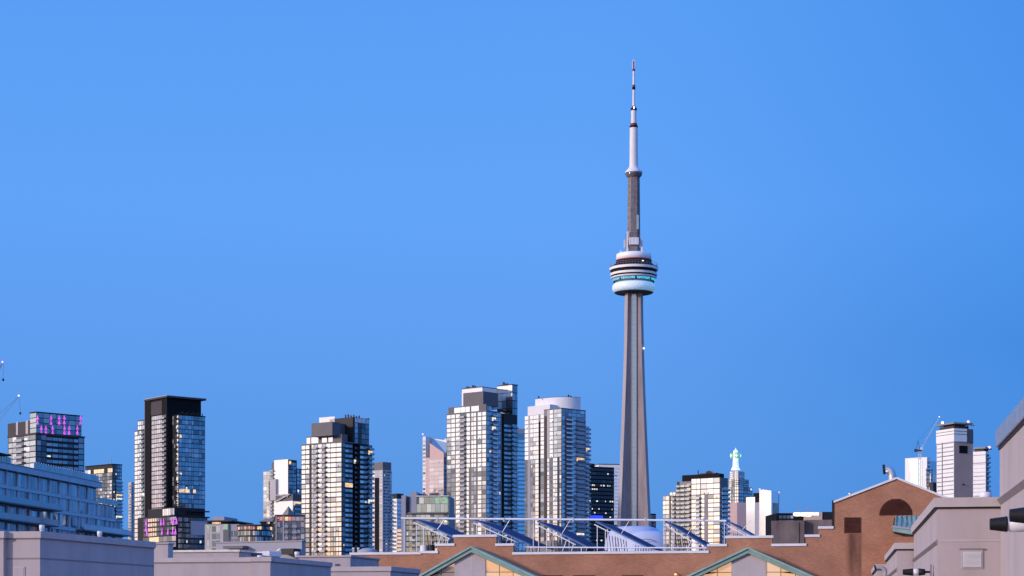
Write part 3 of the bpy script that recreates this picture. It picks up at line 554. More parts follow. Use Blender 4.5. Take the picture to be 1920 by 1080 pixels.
t1 = MB(); t1.box(1.2, b.lx(921), 1.2, b.ly(840.5, 1.2), zt, b.z(757), 'mech'); t1.box(-.3, b.lx(938), -.3, wl + .2, zt, zt + .6, 'gridgrey'); tr = b.part('upper_storey', t1)
for a, c in ((852, 864), (864.5, 872), (873, 881), (884, 898)): p = MB(); p.box(1.05, 1.3, b.ly(c, 1.2), b.ly(a, 1.2), zt + .8, zt + 4.2, 'g_warm'); b.part('window', p, tr)
for a, c in ((913, 917), (917.5, 921)): p = MB(); p.box(b.lx(a, 1.2), b.lx(c, 1.2), 1.05, 1.3, zt + .8, zt + 3.6, 'g_mid'); b.part('window', p, tr)
t2 = MB(); y0 = 5; x0 = b.lx(906, y0); t2.box(x0, b.lx(934, y0), y0, b.ly(868.5, x0), b.z(758), b.z(733.5, x0, y0), 'mech'); b.part('machine_room', t2)
x0, y0 = b.lx(937), .7
while True:
    q = b.C + b.ex * x0 + b.ey * y0
    if 960 + q.x / q.y * F >= 960.5: break
    x0 += .2
xe = b.lx(970.3, y0); zp = b.z(721.5, x0, y0); yp = b.ly(932, x0)
t3 = MB(); t3.box(x0, xe, y0, yp, zt - 2 * h, zp, 'dark'); t3.box(x0 - .2, xe + .3, y0 - .3, yp, zp, zp + .5, 'umber')
x3 = 12; t3.box(x3, x0, yp + .0, b.ly(866, x3), b.z(758), b.z(727, x3, 18), 'bright'); t3.box(x3 - .2, x0, yp, b.ly(866, x3) + .2, b.z(727, x3, 18), b.z(725.5, x3, 18), 'umber'); ph = b.part('penthouse', t3)
nq = 5; zq = [zt - 2 * h + i * (zp - zt + 2 * h) / nq for i in range(nq + 1)]
for i in range(nq):
    g = 'g_warm' if i >= 2 else 'g_mid'
    for j in range(3):
        ya, yb_ = y0 + (yp - y0) * j / 3, y0 + (yp - y0) * (j + 1) / 3
        p = MB(); p.box(x0 - .07, x0 + .05, ya + .1, yb_ - .1, zq[i] + .25, zq[i + 1] - .2, g if not (i in (2, 3) and j == 1 and i < 3) else 'g_dim'); b.part('window', p, ph)
    for j in range(2):
        xa_, xb_ = x0 + (xe - x0) * j / 2, x0 + (xe - x0) * (j + 1) / 2
        p = MB(); p.box(xa_ + .1, xb_ - .1, y0 - .07, y0 + .05, zq[i] + .25, zq[i + 1] - .2, 'g_blue' if j else 'g_dim'); b.part('window', p, ph)
for k, (px, hh) in enumerate(((876, 1.6), (880, 1.2), (887, 2), (891, 1.5))):
    p = MB(); y_ = b.ly(px, x3 + 2); zr = b.z(726, x3, 18); p.box(x3 + 2, x3 + 2.8, y_, y_ + 1, zr - .5, zr + hh, 'dark'); b.part('roof_vent', p)
for px, hh in ((945, 2.2), (948, 1.2), (952, 1.1)):
    p = MB(); y_ = b.ly(px, x0 + 2); p.box(x0 + 2, x0 + 2.8, y_, y_ + 1.2, zp - .3, zp + .5 + hh, 'dark'); b.part('roof_vent', p)
b.finish()
# blue banded building between the pair
b = Bld('office_tower', 'blue banded tower glimpsed between the two tall glass towers', 'office tower', 970, 1800, 20, None, 'g_mid', .03)
b.box(b.lx(955), b.lx(989), 0, 20, 0, b.z(812), 'g_blue'); b.box(b.lx(960), b.lx(986), 2, 18, b.z(812), b.z(803), 'bluegrey')
b.facade('R', 0, [(960, 989, 's', 'g_sky', 3)], b.z(1040), b.z(822), 3.9, gx=.05, gz=.3); b.finish()
# ================================================================== J: paired tower with white drum
b = Bld('condo_tower', 'tall glass tower with a white curved roof drum beside the concrete spire tower', 'apartment tower', 1053, 1310, 44, CONDO, 'g_warm', .012)
wl, wr = b.ly(983.5), b.lx(1098); zt = b.z(766); h = 3.0
ys = b.ly(1020)
b.box(0, wr, 0, ys, 0, zt, 'greyc'); b.box(1.2, wr, ys, wl, 0, b.z(772), 'greyc')
b.box(-.2, wr, -.2, ys, zt, zt + .6, 'gridgrey')
z0 = zt - 30 * h
zl = b.z(772); zc2 = z0 + round((b.z(853) - z0) / h) * h; zlo = z0
b.facade('L', 1.2, [(984, 991, 'g'), (991.5, 994, 'w', 'pale'), (994, 999.5, 'g'), (1000, 1010, 'g', 'g_warm', 2), (1010, 1013.5, 'd'), (1013.5, 1020, 'g')], zc2, zl, h, gx=.1)
b.fb(b.wall, 'L', 1.2, b.ly(1013.6, 1.2), b.ly(1010, 1.2), 0, .1, zlo, zl - 5, 'black')
b.facade('L', 1.2, [(984, 989, 'g', 'g_deep'), (989.5, 994.5, 'w', 'bluegrey'), (995, 1003, 'g', 'g_dim'), (1003.5, 1010, 'g', 'g_warm'), (1013.5, 1020, 'g', 'g_dim')], z0, zc2, h, gx=.1, lit=.02)  # lower storeys get darker glass in place of mirrored towers
b.fb(b.wall, 'L', 0, b.ly(1026), b.ly(1020.5), 0, .1, zlo, zt - 4, 'umber')
b.facade('L', 0, [(1026, 1030.5, 'w', 'pale'), (1030.5, 1037, 'g'), (1038.5, 1045, 'g', 'g_mid'), (1045, 1052.5, 'g', 'g_mid')], zc2, zt, h, gx=.1)
b.facade('L', 0, [(1026, 1030, 'g', 'g_warm'), (1030.5, 1036, 'g', 'g_deep'), (1037, 1045, 'g'), (1045.5, 1048.5, 'd'), (1049, 1052.5, 'g', 'g_mid')], z0, zc2, h, gx=.1)
b.facade('R', 0, [(1053.5, 1059, 'g', 'g_mid'), (1059.5, 1072, 'B', 'g_deep', 1, 'white', 'balcd'), (1072.5, 1080, 'g', 'g_mid'), (1080.5, 1096, 'B', 'g_dim', 1, 'bluegrey', 'balcd')], z0, zt - 1.6 * h, h, lit=.015)
b.facade('R', 0, [(1053.5, 1059, 'g', 'g_mid'), (1059.5, 1072, 'g', 'g_dim'), (1072.5, 1080, 'g', 'g_mid'), (1080.5, 1096, 'g', 'g_mid', 2)], zt - 1.6 * h, zt, h)
b.box(wr, wr + 2.5, 2, 14, 0, b.z(795), 'bluegrey')
b.facade('R', 2, [(1098.5, 1105.5, 'B', 'g_mid', 1, 'bluegrey', 'balcd')], z0, b.z(793), h)
# roof drum: curved white wall and a lower block
t = MB(); x0 = 2.5; t.box(x0, 16, b.ly(1031, x0), b.ly(989.5, x0), zl, b.z(757, x0, 10), 'white'); b.part('roof_block', t)
y0 = 6; pts = []; xA, xB = b.lx(1060, y0), b.lx(1088.5, 4)
arc = [(b.lx(1088.5, 5), 5.0), (b.lx(1088.5, 5), 20.0), (6, 32.0)]
c0 = Vector((b.lx(1088.5, 5), 5.0)); c2 = Vector((7.5, b.ly(1003.5, 7.5))); c1 = Vector((5.0, 6.0))
cur = [c0 * (1 - u) ** 2 + c1 * 2 * u * (1 - u) + c2 * u * u for u in [i / 20 for i in range(21)]]
out_ = [tuple(p) for p in cur][::-1] + [(c0.x, c0.y + 12), (c0.x - 4, c2.y)]
t = MB(); t.prism(out_, (zt - 1.5, b.z(744, 10, 10)), 'white'); o_ = b.part('roof_drum', t)
p = MB(); p.prism([(q[0] + .1, q[1] + .1) for q in out_], (b.z(744, 10, 10) + .01, b.z(744, 10, 10) + .3), 'umber'); b.part('roof', p)
for px, hh in ((1010, 1.0), (1066, 2.4), (1070, 1.9)): p = MB(); y_ = 14 if px > 1050 else 26; x = b.lx(px, y_); zr = b.z(744, 10, 10); p.box(x, x + .8, y_, y_ + .8, zr, zr + hh + .3, 'dark'); b.part('roof_vent', p)
b.finish()
# ================================================================== K, L, dark slab right of the tower
b = Bld('office_tower', 'black office tower with scattered lit windows and a blue sign near the spire', 'office tower', 1100, 1900, 30, None, 'g_night', .0)
b.box(0, b.lx(1151.5), 0, 30, 0, b.z(874), 'black'); b.box(3, 12, 4, 20, b.z(874), b.z(868), 'dark')
zt = b.z(876); h = 3.9
xs = [(1101 + i * 4.15, 1101 + (i + 1) * 4.15) for i in range(12)]
rn = random.Random(11); lr = {4: .55, 5: .2, 8: .3, 10: .35, 11: .2, 12: .5, 2: .1}
for i in range(26):
    for a, c in xs:
        lit = rn.random() < lr.get(i, .03)
        z1 = zt - i * h; x1, x2 = b.lx(a), b.lx(c)
        if lit: b.w.append((True, 5, ('R', 0, x1 + .3, x1 + (x2 - x1) * rn.uniform(.4, .9), -.05, .07, z1 - 2.6, z1 - 1.2, 'g_litw')))
        else: b.w.append((False, 4, ('R', 0, x1 + .15, x2 - .15, -.05, .06, z1 - 3.2, z1 - .6, 'g_night')))
p = MB(); p.box(b.lx(1106), b.lx(1130), -.5, -.1, b.z(973), b.z(966), 'g_bluel'); b.part('blue_sign', p)
b.finish()
b = Bld('office_tower', 'white office tower seen between the black tower and the concrete spire', 'office tower', 1122, 2150, 10, None, 'g_warm', 0)
b.box(0, b.lx(1176), 0, 30, 0, b.z(871), 'bright'); b.box(-.1, b.lx(1176), -.2, 30, b.z(871), b.z(869.5), 'umber')
b.facade('R', 0, [(1123, 1175, 's', 'g_warm', 9)], b.z(1000), b.z(874), 3.9, gx=.25, gz=.5); b.finish()
b = Bld('office_block', 'small dark slab just right of the foot of the concrete spire', 'office building', 1215, 1950, 10, None, 'g_deep', 0)
b.box(0, b.lx(1230), 0, 20, 0, b.z(963), 'black'); b.facade('R', 0, [(1216, 1229.5, 'g', 'g_deep', 4)], b.z(1010), b.z(965), 3.8); b.finish()
b = Bld('office_block', 'small amber lit block at the left foot of the concrete spire', 'office building', 1152, 1850, 10, None, 'g_deep', 0)
b.box(0, b.lx(1166), 0, 20, 0, b.z(984), 'dark'); b.facade('R', 0, [(1153, 1158, 'g', 'g_deep', 1), (1158, 1165, 's', 'g_amber')], b.z(1010), b.z(985), 4); b.finish()

# ================================================================== the concrete spire tower
TX, TY = (1188.3 - 960) / F * 1800, 1800
T = empty('communication_tower', (TX, TY, 0)); tag(T, 'very tall tapering concrete tower with a round banded pod and white antenna mast', 'tower')
tz = lambda y: ZC + (HZ - y) / F * TY
ppm = F / TY
def tsec(Rl, t, rc, g):
    """outline of the three-legged shaft: legs at -150, -30 and 90 degrees, a flat glazed valley between each pair"""
    pts = []
    for k in range(3):
        a = R(-150 + 120 * k); e = Vector((math.cos(a), math.sin(a))); q = Vector((-e.y, e.x))
        v1 = R(-150 + 120 * k + 60); ve = Vector((math.cos(v1), math.sin(v1))); vq = Vector((-ve.y, ve.x))
        pts += [e * (rc + .4) - q * (t * 1.02), e * Rl - q * t, e * (Rl + .25), e * Rl + q * t, e * (rc + .4) + q * (t * 1.02)]
        pts += [ve * rc - vq * g, ve * rc + vq * g]
    return pts
def halfw(y):   # half width in photo pixels
    tab = [(556, 17.0), (620, 17.9), (700, 20.0), (780, 23.0), (860, 26.3), (940, 29.6), (1000, 32.6), (1100, 39), (1215, 50)]
    for (a, c), (d, e) in zip(tab, tab[1:]):
        if a <= y <= d: return c + (e - c) * (y - a) / (d - a)
    return tab[-1][1]
lv = [1213, 1150, 1100, 1050, 1000, 960, 920, 880, 840, 800, 760, 720, 680, 640, 600, 575, 550]
secs = []
for y in lv:
    w = halfw(max(y, 556)) / ppm; t = 2.5 + .035 * (w - 8); Rl = (w - t * .5) / math.cos(R(30)); rc = 4.6 + .07 * (w - 8)
    secs.append((tz(y), tsec(Rl, t, rc, 2.35), rc))
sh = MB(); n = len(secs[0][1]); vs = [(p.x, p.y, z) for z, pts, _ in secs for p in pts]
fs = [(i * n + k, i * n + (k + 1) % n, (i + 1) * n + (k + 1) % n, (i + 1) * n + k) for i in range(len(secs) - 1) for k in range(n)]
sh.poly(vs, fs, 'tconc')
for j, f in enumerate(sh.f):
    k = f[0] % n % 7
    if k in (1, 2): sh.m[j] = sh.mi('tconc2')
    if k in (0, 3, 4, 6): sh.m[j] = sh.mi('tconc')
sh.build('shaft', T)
for k in range(3):     # glazed lift shafts in the valleys
    a = R(-90 + 120 * k); e = Vector((math.cos(a), math.sin(a))); q = Vector((-e.y, e.x)); m = MB(); v = []
    for z, _, rc in secs:
        for d, sgn in ((.05, -1), (.9, -1), (.9, 1), (.05, 1)): p = e * (rc + d) + q * sgn * 2.0; v.append((p.x, p.y, z))
    m.poly(v, [(i * 4 + j, i * 4 + j + 1, i * 4 + j + 5, i * 4 + j + 4) for i in range(len(secs) - 1) for j in range(3)], 'g_lift')
    z = secs[0][0]
    g_ = m.build('lift_glazing', T)
    r_ = MB()
    for i in range(len(secs) - 1):
        z0_, z1_ = secs[i][0], secs[i + 1][0]; r0, r1 = secs[i][2], secs[i + 1][2]; nn = max(1, int((z1_ - z0_) / 4.5))
        for j in range(nn):
            u = j / nn; p = e * (r0 + (r1 - r0) * u + .95); zq_ = z0_ + (z1_ - z0_) * u
            r_.bar((p.x - q.x * 2, p.y - q.y * 2, zq_), (p.x + q.x * 2, p.y + q.y * 2, zq_), .25, 'tconc2')
        for sgn in (-1, 1): p0 = e * (r0 + .9) + q * sgn * 2.1; p1 = e * (r1 + .9) + q * sgn * 2.1; r_.bar((p0.x, p0.y, z0_), (p1.x, p1.y, z1_), .5, 'tconc2')
    r_.build('glazing_frame', g_)
p = MB(); x = halfw(655) / ppm; p.box(x - 1.2, x + .2, -8, -6.6, tz(656.5), tz(654), 'g_lamp'); p.build('warning_lamp', T)
# pod
pod = MB()
pod.lathe([(6, tz(549)), (17.4, tz(550)), (18.3, tz(549))], 'tdark', 72); PO = pod.build('pod', T)
# the base of the pod (radome)
rz, rh, rr = tz(540.0), (549 - 531) / 2 / ppm, 4.0
prof = [(16.3 + rr * math.cos(R(a)), rz + rh * math.sin(R(a))) for a in range(-95, 100, 8)]
p = MB(); p.lathe(prof, 'g_torus', 72, caps=False); p.build('radome', PO)
p = MB(); p.lathe([(16.0, tz(531.2)), (18.6, tz(531)), (21.0, tz(523.6)), (20.4, tz(523))], 'g_deep', 72, caps=False); p.build('sloped_glazing', PO)
for k in range(72):     # cyan lit lower gallery
    if k % 9 == 0: continue
    a0, a1 = 2 * math.pi * k / 72 + .006, 2 * math.pi * (k + 1) / 72 - .006
    rA, rB = 19.55, 20.75
    if math.sin((a0 + a1) / 2) > .25: continue
    q = MB(); zA, zB = tz(528.4), tz(524.7)
    q.poly([(rA * math.cos(a0), rA * math.sin(a0), zA), (rA * math.cos(a1), rA * math.sin(a1), zA), (rB * math.cos(a1), rB * math.sin(a1), zB), (rB * math.cos(a0), rB * math.sin(a0), zB)], [(0, 1, 2, 3)], 'g_cyan'); q.build('lit_window', PO)
def ring(r0, r1, ya, yb, m, name): p = MB(); p.lathe([(r0 - 2.5, tz(yb)), (r0, tz(yb)), (r1, tz(ya)), (r1 - 2.5, tz(ya))], m, 72, caps=False, smooth=False); return p.build(name, PO)
ring(21.2, 21.6, 520.6, 523.0, 'podwhite', 'white_band'); ring(20.9, 20.9, 517.6, 520.8, 'black', 'window_band')
ring(21.8, 22.1, 513.6, 517.6, 'podwhite', 'white_band'); ring(21.2, 21.2, 508.2, 513.6, 'black', 'window_band')
ring(22.6, 22.9, 503.0, 507.6, 'podwhite', 'white_band')
p = MB(); p.lathe([(22.9, tz(503.5)), (22.5, tz(501.5)), (20.5, tz(500.5)), (17.4, tz(495)), (16.8, tz(492.5)), (16.8, tz(489))], 'black', 72, caps=False); p.build('upper_deck', PO)
p = MB(); p.lathe([(17.0, tz(496.2)), (17.2, tz(496.2)), (17.2, tz(495.2)), (17.0, tz(495.2))], 'bluegrey', 72, caps=False); p.build('trim_ring', PO)
p = MB(); p.lathe([(16.5, tz(491)), (16.9, tz(491)), (16.9, tz(488.6)), (16.5, tz(488.6))], 'red', 72, caps=False); p.build('red_band', PO)
p = MB(); p.lathe([(16.0, tz(489)), (16.5, tz(488.8)), (16.4, tz(477.6)), (15.6, tz(476.6)), (4, tz(475.6))], 'podwhite', 72, caps=False); p.build('drum', PO)
rl = MB()
for k in range(48):
    a = 2 * math.pi * k / 48; c, s_ = math.cos(a), math.sin(a)
    rl.bar((22.2 * c, 22.2 * s_, tz(503)), (22.0 * c, 22.0 * s_, tz(495.5)), .16, 'craneb')
    a2 = 2 * math.pi * (k + 1) / 48; rl.bar((22.0 * c, 22.0 * s_, tz(495.5)), (22.0 * math.cos(a2), 22.0 * math.sin(a2), tz(495.5)), .16, 'craneb')
    rl.bar((22.1 * c, 22.1 * s_, tz(499)), (22.1 * math.cos(a2), 22.1 * math.sin(a2), tz(499)), .12, 'craneb')
rl.build('guard_rail', PO)
p = MB(); p.box(6.6, 8.0, -18.5, -17.4, tz(496), tz(494.6), 'g_lamp'); p.build('deck_lamp', PO)
# upper shaft with white equipment boxes
p = MB(); p.lathe([(6.3, tz(477)), (6.0, tz(440)), (5.6, tz(330))], 'tdark', 6, smooth=False, rot=R(0)); us = p.build('upper_shaft', T)
p = MB()
for k in range(9):
    z_ = tz(345 + k * 11.5); p.lathe([(5.72 + k * .04, z_), (5.78 + k * .04, z_ + .1), (5.78 + k * .04, z_ + .5), (5.72 + k * .04, z_ + .6)], 'tconc', 6, smooth=False, caps=False)
p.build('construction_joint', us)
p = MB(); x5 = 2.2; p.box(x5, x5 + 2.2, -5.45, -4.9, tz(432), tz(405), 'g_lift'); p.build('lift_glazing', us)
for px0, px1, y0, y1, dy in ((1178.5, 1196.5, 448, 461, -7.6), (1170, 1176.8, 450.5, 465, -3), (1198, 1204.5, 452, 465, -3)):
    p = MB(); xa, xb = (px0 - 1188.3) / ppm, (px1 - 1188.3) / ppm; p.box(xa, xb, dy, dy + 4.2, tz(y1), tz(y0), 'white')
    for k in range(3): xx = xa + (xb - xa) * (k + .5) / 3; p.box(xx - .08, xx + .08, dy - .12, dy, tz(y1), tz(y0), 'bluegrey')
    p.build('equipment_box', T)
for px, y0, y1, w in ((1176, 436, 446, .8), (1173, 441, 474, .35), (1175, 446, 476, .9), (1200, 440, 474, .4), (1202, 465, 475, 1.0), (1163, 472, 477, .6)):
    p = MB(); x = (px - 1188.3) / ppm; p.box(x - w, x + w, -6, -5, tz(y1), tz(y0), 'white' if w > .5 else 'craneb'); p.build('antenna', T)
# sky pod and mast
sx0 = 0
p = MB(); p.lathe([(5.6, tz(333)), (6.6, tz(331.5)), (7.6, tz(328.5))], 'tdark', 48); sp_ = p.build('sky_pod', T)
p = MB(); p.lathe([(7.6, tz(328.5)), (7.75, tz(327)), (7.75, tz(324.4)), (7.3, tz(323.4))], 'g_deep', 48, caps=False); p.build('window_band', sp_)
p = MB(); p.lathe([(8.0, tz(324.6)), (8.1, tz(322.5)), (7.6, tz(321)), (5.8, tz(317.5)), (4.4, tz(313.5)), (4.2, tz(312))], 'white', 48, caps=False); p.build('roof', sp_)
mm = MB(); mm.lathe([(4.2, tz(320)), (3.95, tz(300)), (3.75, tz(240))], 'white', 32); mast = mm.build('antenna_mast', T)
def seg(r0, r1, ya, yb, m, name='mast_section', par=None): p = MB(); p.lathe([(r0, tz(yb)), (r1, tz(ya))], m, 28); p.build(name, mast)
seg(3.75, 3.95, 236.5, 240.2, 'black', 'dark_collar'); seg(3.3, 3.1, 231.8, 236.6, 'red', 'red_band')
seg(2.55, 2.45, 207, 232, 'white'); seg(2.9, 2.9, 203, 207.2, 'black', 'dark_collar'); seg(1.7, 1.7, 199, 203.2, 'red', 'red_band')
seg(1.25, 1.15, 168, 199.2, 'white'); seg(1.5, 1.5, 163.5, 168.2, 'black', 'dark_collar'); seg(1.35, 1.35, 159.2, 163.6, 'red', 'red_band')
seg(1.1, .95, 133, 159.4, 'white'); seg(1.25, 1.25, 129.5, 133.2, 'umber', 'dark_collar'); seg(.55, .55, 115, 129.6, 'red', 'red_core')
p = MB()
for sx_ in (-1, 1):
    p.tube([(.3 * sx_, 0, tz(130)), (1.15 * sx_, 0, tz(127.5)), (1.2 * sx_, 0, tz(117)), (.7 * sx_, 0, tz(113)), (0, 0, tz(112))], .33, 'white', 8)
p.build('lightning_cage', mast)
p = MB(); p.box(-.5, .5, -3.6, -2.8, tz(205.5), tz(201.5), 'g_lamp'); p.build('warning_lamp', mast)

# ================================================================== stadium dome
D0 = empty('stadium', (px3(1196, 0, 1560).x, 1600, 0)); tag(D0, 'pale blue white stadium dome behind the solar racks at the tower foot', 'stadium')
kd = F / 1600
def cap(cx, rx, top, base, ry, m, name, y=0, ex=.22):
    p = MB(); pr = []; zt_, zb_ = ZC + (HZ - top) / kd, ZC + (HZ - base) / kd
    nseg, nr = 48, 12
    v = []; fs = []
    for i in range(nr + 1):
        a = R(90) * i / nr
        for k in range(nseg):
            t = 2 * math.pi * k / nseg; v.append((cx + rx * max(0, math.cos(a)) ** ex * math.cos(t), y + ry * max(0, math.cos(a)) ** ex * math.sin(t), zb_ + (zt_ - zb_) * math.sin(a)))
    for i in range(nr):
        for k in range(nseg): fs.append((i * nseg + k, i * nseg + (k + 1) % nseg, (i + 1) * nseg + (k + 1) % nseg, (i + 1) * nseg + k))
    p.poly(v, fs, m, True); return p.build(name, D0)
cap(0, 26, 987, 1052, 26, 'dome', 'roof_shell', 0, .36)
cap(10.2, 21, 997.5, 1046, 12, 'dome', 'roof_panel', -22, .6)
p = MB(); pts = [((16 + 19 * math.cos(R(a))) / kd, -35.5, ZC + (HZ - (1022 - 7.5 * math.sin(R(a)))) / kd) for a in range(10, 171, 10)]; p.tube(pts, .22, 'umber', 6); p.build('roof_rail', D0)
p = MB(); p.lathe([(40, 0), (40, ZC + (HZ - 1036) / kd)], 'pale', 48); p.build('wall', D0)

# ================================================================== M: stepped white tower right of the spire
b = Bld('condo_tower', 'broad stepped tower with cream white windows right of the concrete spire', 'apartment tower', 1350, 1080, 54, CONDO, 'g_warm', .015)
zt = b.z(895); h = 2.45
y1, y2, y3, y4 = b.ly(1296), b.ly(1267), b.ly(1255), b.ly(1242.5); wr = b.lx(1365)
b.box(0, wr, 0, y1, 0, zt, 'gridgrey'); b.box(1.5, wr, y1, y2, 0, b.z(899), 'greyc'); b.box(1.5, wr, y2, y3, 0, b.z(917), 'greyc'); b.box(1.0, wr, y3, y4, 0, b.z(924), 'greyc')
b.box(1.4, 6, b.ly(1274, 1.4), y2, b.z(918), b.z(899) + .01, 'dark')
p = MB(); p.box(3, wr - 1, 2, b.ly(1279, 3), zt - 2, b.z(888.5, 3, 8), 'black'); p.box(4, wr - 2, b.ly(1310, 3), b.ly(1341, 3), b.z(888.5, 3, 8), b.z(886.5, 3, 8), 'dark'); b.part('machine_room', p)
z0 = zt - 29 * h
b.facade('L', 0, [(1296.5, 1306, 'g'), (1306, 1313, 'g')], zt - 3.8 * h, zt, h * 1.3); b.facade('L', 0, [(1314, 1349.5, 'g', 'g_warm', 3)], zt - 3.8 * h, zt, h * 1.3)
b.facade('L', 0, [(1296.5, 1305.5, 'g'), (1305.5, 1313.5, 'B', 'g_dim', 1, 'white', 'pale'), (1314.5, 1321, 'g'), (1327.5, 1338, 'g'), (1338, 1349.5, 'g')], z0, zt - 3.8 * h, h)
b.fb(b.wall, 'L', 0, b.ly(1327.3), b.ly(1321.3), 0, .1, z0, zt - 3.8 * h, 'greyc')
b.facade('L', 1.5, [(1270, 1277, 'b', 'g_deep'), (1278, 1286, 'b', 'g_deep'), (1287, 1295, 'b', 'g_dim')], z0, b.z(902), h)
b.facade('L', 1.5, [(1256, 1261, 'g', 'g_mid'), (1261, 1267, 'b', 'g_deep')], z0, b.z(918), h)
zs = z0 + round((b.z(958) - z0) / h) * h
b.facade('L', 1.0, [(1243, 1254.5, 'g')], zs, b.z(925), h * 1.2); b.facade('L', 1.0, [(1243, 1248, 'g', 'g_dim'), (1248, 1254.5, 'g', 'g_mid')], z0, zs, h)  # below the split, dimmer glass imitates a dark reflection
b.facade('R', 0, [(1350.5, 1357, 'b', 'g_dim', 1), (1357, 1365, 'b', 'g_blue', 1)], z0, zt - 2 * h, h, lit=.05)
for px, hh in ((1309, 3.2), (1328, 1.6), (1331, 2.2), (1335, 1.4)): p = MB(); y_ = b.ly(px, 4); zr = b.z(886.5, 3, 8); p.box(4, 4.6, y_, y_ + (.3 if hh > 3 else 1.6), zr - 2, zr + hh * .6, 'dark'); b.part('roof_vent', p)
b.finish()
# ================================================================== N: stepped tower with floodlit spire
b = Bld('office_tower', 'stepped office tower crowned by a floodlit white spire with a green emblem', 'office tower', 1385, 2100, 50, None, 'g_mid', .02)
tiers = [(0, 1365, 1411, 912), (3, 1366, 1404, 897), (6, 1368, 1396, 882)]
for i, (o_, xl_, xr_, yt) in enumerate(tiers):
    base = 0 if i == 0 else b.z(tiers[i - 1][3])
    b.box(o_, b.lx(xr_, o_), o_, b.ly(xl_, o_), base, b.z(yt), 'gridgrey' if i < 2 else 'pale')
    n_ = 30 if i == 0 else 4
    zt = b.z(yt); h = 3.7 if i == 0 else (zt - base) / n_
    b.facade('L', o_, [(xl_ + .6, xl_ + 6, 'g', 'g_warm'), (xl_ + 6.5, 1377, 'g', 'g_dim', 2), (1377.5, 1384.6, 'g', 'g_warm')], zt - n_ * h, zt, h, gx=.3, gz=.5)
    b.facade('R', o_, [(1386, 1394, 'g', 'g_mid'), (1394.5, xr_ - .5, 'g', 'g_blue', 2 if xr_ > 1400 else 1)], zt - n_ * h, zt, h, gx=.3, gz=.5)
zq = b.z(967); b.w.append((True, 9, ('L', 0, b.ly(1384.5), b.ly(1375), .1, .2, zq - 4, zq + 2, 'g_amber')))
p = MB(); c = 11.5; zS = b.z(882)
def rect(mb, w0, z0, w1, z1, m): mb.lathe([(w0, z0), (w1, z1)], m, 4, c, c, smooth=False, rot=R(45))
q0 = Vector((b.C + b.ex * c + b.ey * c))
sy = lambda y: ZC + (HZ - y) / F * q0.y
rect(p, 5.4, sy(881.5), 3.8, sy(876), 'g_spire'); rect(p, 3.4, sy(876), 2.9, sy(858), 'g_spire'); rect(p, 3.0, sy(858), 3.0, sy(850), 'g_spire')
p.lathe([(1.8, sy(850)), (2.7, sy(848)), (2.6, sy(846)), (1.5, sy(844)), (.6, sy(842.5)), (.2, sy(839.5))], 'g_spire', 16, c, c); spire = b.part('spire', p)
sgn = MB()
for ax in ('L', 'R'):      # green emblem: two green panels with a white notch either side of the mast
    for k in (-1, 1):
        cc = c + k * 2.9
        if ax == 'L': sgn.box(c - 4.2, c - 3.7, cc - 1.5, cc + 1.5, sy(859.5), sy(849.5), 'g_greenl'); sgn.prism([(cc + 1.4 * k, sy(857.5)), (cc + 1.4 * k, sy(851.5)), (cc - 1.2 * k, sy(854.5))][::k], (c - 4.4, c - 4.21), 'g_spire', 'x')
        else: sgn.box(cc - 1.5, cc + 1.5, c - 4.2, c - 3.7, sy(859.5), sy(849.5), 'g_greenl'); sgn.prism([(cc + 1.4 * k, sy(857.5)), (cc + 1.4 * k, sy(851.5)), (cc - 1.2 * k, sy(854.5))][::k], (c - 4.4, c - 4.21), 'g_spire', 'y')
b.part('green_emblem', sgn, spire)
b.finish()
b = Bld('office_block', 'windowless pink slab in front of the stepped spire tower', 'office building', 1382, 1250, 14, None)
b.box(0, 6, 0, b.ly(1364), 0, b.z(942), 'pink')
for k in range(9): zq = b.z(1020 - 8 * k); b.fb(b.wall, 'L', 0, .2, b.ly(1364.3), 0, .06, zq, zq + .2, 'peach')
b.finish()
# ================================================================== O: white twin slabs
b = Bld('office_tower', 'pair of blank bright white slabs with red roof lamps right of the stepped spire tower', 'office tower', 1446, 1700, 55, None, 'g_mid', .02)
ya, yb_, yc, yd = b.ly(1424), b.ly(1415.5), b.ly(1399), b.ly(1396)
p = MB(); zl_, zr_ = b.z(917.5), b.z(920.5); p.prism([(0, 0), (b.ly(1421.8), 0), (ya, zl_), (0, zr_)][::-1], (0, 14), 'g_polish', 'x'); b.part('tall_slab', p)
b.box(2.5, 14, 0, b.ly(1424) + 6, 0, b.z(942), 'peach'); b.box(3.5, 14, ya, yb_, b.z(942), b.z(933), 'dark')
p = MB(); p.box(0, 12, yb_, yc, 0, b.z(930.5), 'g_polish'); b.part('short_slab', p)
b.box(.6, 12, yc, yd, 0, b.z(931), 'umber')
b.box(14.02, 14.1, .5, 14, 0, 3, 'pale')
b.box(.3, b.lx(1462), .6, 20, 0, b.z(941), 'bluegrey'); p = MB(); p.box(.4, b.lx(1459), .4, 18, b.z(941), b.z(923), 'black'); p.box(b.lx(1459), b.lx(1462), .5, 3, b.z(941), b.z(926), 'bluegrey'); b.part('machine_room', p)
b.facade('R', .6, [(1447, 1453, 'g', 'g_mid'), (1453, 1461, 'g', 'g_mid')], b.z(1000), b.z(942), 3.6, gx=.1, gz=.3)
for k, (px, py, x) in enumerate(((1424.5, 916.5, 1), (1431, 918, 1), (1437, 919, 1), (1443, 919.7, 1), (1456, 922.5, 12), (1460, 922.5, 16))):
    p = MB(); y_ = b.ly(px, x) if x < 5 else 2; xx = x if x < 5 else b.lx(px, 2); p.box(xx - .5, xx + .5, y_ - .7, y_ + .7, b.z(py + 1.4, xx, y_), b.z(py - .3, xx, y_), 'g_pinkl'); b.part('warning_lamp', p)
b.finish()
